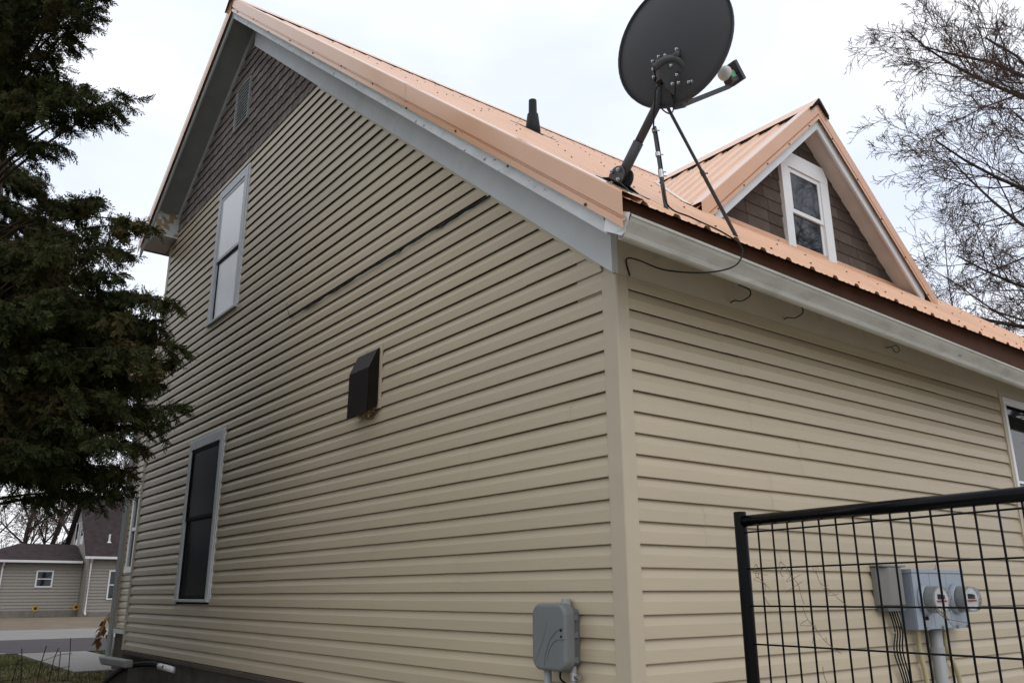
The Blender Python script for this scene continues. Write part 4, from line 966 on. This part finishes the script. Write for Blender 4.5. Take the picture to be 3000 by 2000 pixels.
# ------------------------------------------------------------------ cedar at the left
ct_base = at(-270, 1700, 7.6)
cedar = thing('cedar_tree', (ct_base[0], ct_base[1], G), 'dark drooping cedar tree filling the left edge of the view', 'tree')
rg = np.random.default_rng(77)
CT = np.array([ct_base[0], ct_base[1]])
MB().tube([(CT[0], CT[1], G-.1), (CT[0]+.02, CT[1], G+1.5), (CT[0], CT[1]+.03, 1.5), (CT[0]-.02, CT[1], 4.5), (CT[0], CT[1], 7.5)], [0.24, 0.19, 0.15, 0.09, 0.02], 12).build('trunk', 'bark_cedar', cedar, smooth=True)
def in_poly(x, y, poly):
    c = False; n = len(poly)
    for i in range(n):
        x1, y1 = poly[i]; x2, y2 = poly[(i+1) % n]
        if (y1 > y) != (y2 > y) and x < (x2-x1)*(y-y1)/(y2-y1)+x1: c = not c
    return c
UPP = [(-120,-150),(270,-150),(215,0),(160,30),(100,65),(60,110),(-20,120),(-120,120)]
MIDP = [(-120,205),(40,230),(170,240),(290,262),(210,275),(90,280),(90,315),(50,335),(-20,325),(-120,290)]
LOW = [(-120,770),(50,750),(170,670),(270,670),(340,720),(290,790),(290,870),(390,890),(470,930),(480,1040),(420,1110),(460,1190),(390,1260),(345,1330),(320,1400),(220,1420),(110,1380),(-120,1330)]
tips = []
for poly, n in ((UPP, 32), (MIDP, 24), (LOW, 200)):
    xs_, ys_ = [p[0] for p in poly], [p[1] for p in poly]; c = 0
    while c < n:
        x, y = rg.uniform(min(xs_), max(xs_)), rg.uniform(min(ys_), max(ys_))
        if in_poly(x, y, poly): tips.append((at(x, y, rg.uniform(6.4, 8.7)), 1.0)); c += 1
# chosen branch ends that shape the outline
for x, y, d in ((300,-10,7.3),(262,20,7.2),(205,95,7.4),(150,150,7.3),(370,288,7.0),(325,300,7.1),(260,320,7.2),(165,420,7.2),(80,400,7.2),(290,575,7.2),(240,590,7.3),(390,650,7.0),(420,660,6.9),(360,730,7.0),(330,800,7.1),
                (505,890,7.0),(460,870,7.1),(520,1010,7.0),(500,1060,7.1),(460,1120,7.1),(510,1190,7.0),(450,1240,7.1),(400,1300,7.1),(370,1370,7.1),(350,1420,7.2),(330,1440,7.2),(250,1450,7.2),(150,1420,7.2)):
    tips.append((at(x, y, d), 0.8))
for i in range(520):      # the part of the crown outside the frame
    zz = rg.uniform(-2.3, 6.5); rad = max(0.3, 2.4*(1-(zz+2.3)/10.0))*rg.uniform(0.5, 1.0); t = rg.uniform(0, 2*math.pi)
    p = np.array([CT[0]+rad*math.cos(t), CT[1]+rad*math.sin(t), zz])
    v = p-CAM; dz_ = v@FW; px = 1500+FPX*(v@RT)/dz_
    if px < (-260 if zz > -1.2 else -200): tips.append((p, 1.6))
limb = []; FP, FD, FS = [], [], []
for tip, coarse in tips:
    tip = np.array(tip); hz_ = tip[2] + rg.uniform(-0.25, 0.45); root = np.array([CT[0], CT[1], hz_])
    v = tip - root; L = np.linalg.norm(v)
    mid = root + v*0.55 + np.array([0, 0, 0.10*L]) + rg.normal(0, 0.04, 3)
    pts = [((1-t)**2)*root + 2*t*(1-t)*mid + t*t*tip for t in np.linspace(0, 1, 9)]
    for i in range(8): limb.append((*pts[i], *pts[i+1], 0.018*(1-i/8.5)+.002, 0.018*(1-(i+1)/8.5)+.002))
    nb_ = int(17 if coarse < 1.5 else 12)
    for k in range(nb_):
        t = 1.0 - 0.62*(k/nb_)**1.2*min(1.0, 1.3/L + 0.2); f = t*8; i = min(7, int(f)); u = f-i
        p = pts[i]*(1-u)+pts[i+1]*u; d = pts[i+1]-pts[i]; d /= np.linalg.norm(d)
        sd2 = np.cross(d, (0, 0, 1.0)); sd2 /= np.linalg.norm(sd2)+1e-9
        bd = d*rg.uniform(0.4, 1.0) + sd2*rg.uniform(-1, 1) + np.array([0, 0, rg.uniform(-0.65, 0.25)]); bd /= np.linalg.norm(bd)
        bl = rg.uniform(0.10, 0.28)*(1.0 if k > 1 else 0.6)
        q = p; nn2 = 4
        for j in range(nn2):
            bd2 = bd + np.array([0, 0, -0.22*j/nn2*2]); bd2 /= np.linalg.norm(bd2); q2 = q + bd2*bl/nn2
            limb.append((*q, *q2, 0.0035, 0.0025))
            for _ in range(4 if coarse < 1.5 else 3):
                FS.append(1.0 if coarse < 1.5 else 1.75); FP.append(q + (q2-q)*rg.uniform(0, 1)); fdv = bd2*0.9 + rg.normal(0, 0.55, 3) + np.array([0, 0, -0.30]); FD.append(fdv/np.linalg.norm(fdv))
            q = q2
limb = [s for s in limb]
V, Fc = tubes_from_segments(limb, 4); numpy_mesh('branches', V, Fc, 'bark_cedar', cedar)
FP = np.array(FP); FD = np.array(FD); n = len(FP)
# one spray = a short stem with scale-leaf slivers on both sides
NL = 11
sidev = np.cross(FD, rg.normal(0, 1, (n, 3))); sidev /= np.linalg.norm(sidev, axis=1, keepdims=True); nor = np.cross(FD, sidev)
FS = np.array(FS)[:, None]; sz = rg.uniform(0.055, 0.105, n)[:, None]*FS
VV = []
for i in range(NL):
    t = i/(NL-1); sgn = 1 if i % 2 else -1
    if i == NL-1: ld = FD
    else: ld = FD*0.75 + sidev*sgn*0.65 + nor*rg.normal(0, 0.30, (n, 1))
    ld = ld/np.linalg.norm(ld, axis=1, keepdims=True)
    p0 = FP + FD*sz*t*0.9; ln = sz*(0.46-0.16*t)*rg.uniform(0.8, 1.2, (n, 1)); wdv = np.cross(ld, nor); wdv /= np.linalg.norm(wdv, axis=1, keepdims=True)
    wd = 0.0052*rg.uniform(0.8, 1.4, (n, 1))*FS**1.3
    VV += [p0 - wdv*wd*0.6, p0 + ld*ln*0.6 + wdv*wd + nor*0.002, p0 + ld*ln, p0 + ld*ln*0.5 - wdv*wd]
VV = np.stack(VV, 1).reshape(-1, 3); b_ = (np.arange(n*NL)*4)[:, None]
Fq = b_ + np.array([[0, 1, 2, 3]])
numpy_mesh('crown', VV, Fq, 'cedar_leaf', cedar)

for i, (x, y, rz, sc_) in enumerate(((-9.3, -4.15, 2.0, 1.1), (-13.4, -4.0, 3.4, 1.3), (-18.0, -4.4, 4.4, 1.4))):  # unseen cedar copies, added outside the frame to darken the gable wall
    c2 = cedar.copy(); COL.objects.link(c2); c2.location = (x, y, G); c2.rotation_euler = (0, 0, rz); c2.scale = (sc_,)*3
    tag(c2, ['cedar next in the row beyond the left edge of the view', 'third cedar of the row beyond the left edge', 'last cedar of the row towards the street'][i], 'tree', 'cedar row')
    for ch in cedar.children:
        k2 = ch.copy(); COL.objects.link(k2); k2.parent = c2; k2.matrix_parent_inverse = Matrix.Translation(-cedar.location)
cedar['group'] = 'cedar row'

# ------------------------------------------------------------------ grass blades where the lawn shows
rg = np.random.default_rng(3); n = 26000
gx = rg.uniform(-19.2, -8.5, n); gy = rg.uniform(-3.5, 2.2, n)
ok = ~((gy > 0.3) & (gy < 1.8) & (gx < -13.5)) & ~((gx > -9.6) & (gy > -0.2)) & ~((gx > -14.0) & (gy > 0.9)); gx, gy = gx[ok], gy[ok]; n = len(gx)
h = rg.uniform(0.025, 0.075, n); a = rg.uniform(0, 2*math.pi, n); wd = 0.006
dx, dy = np.cos(a), np.sin(a); lx, ly = rg.normal(0, 0.02, n), rg.normal(0, 0.02, n)
V = np.stack([np.stack([gx-dx*wd, gy-dy*wd, np.full(n, G)], 1), np.stack([gx+dx*wd, gy+dy*wd, np.full(n, G)], 1), np.stack([gx+lx, gy+ly, G+h], 1)], 1).reshape(-1, 3)
o = numpy_mesh('lawn_grass', V, np.arange(n*3).reshape(-1, 3), 'grass_blade'); tag(o, 'patchy winter lawn grass between the house corner and the street', 'grass', kind='stuff')
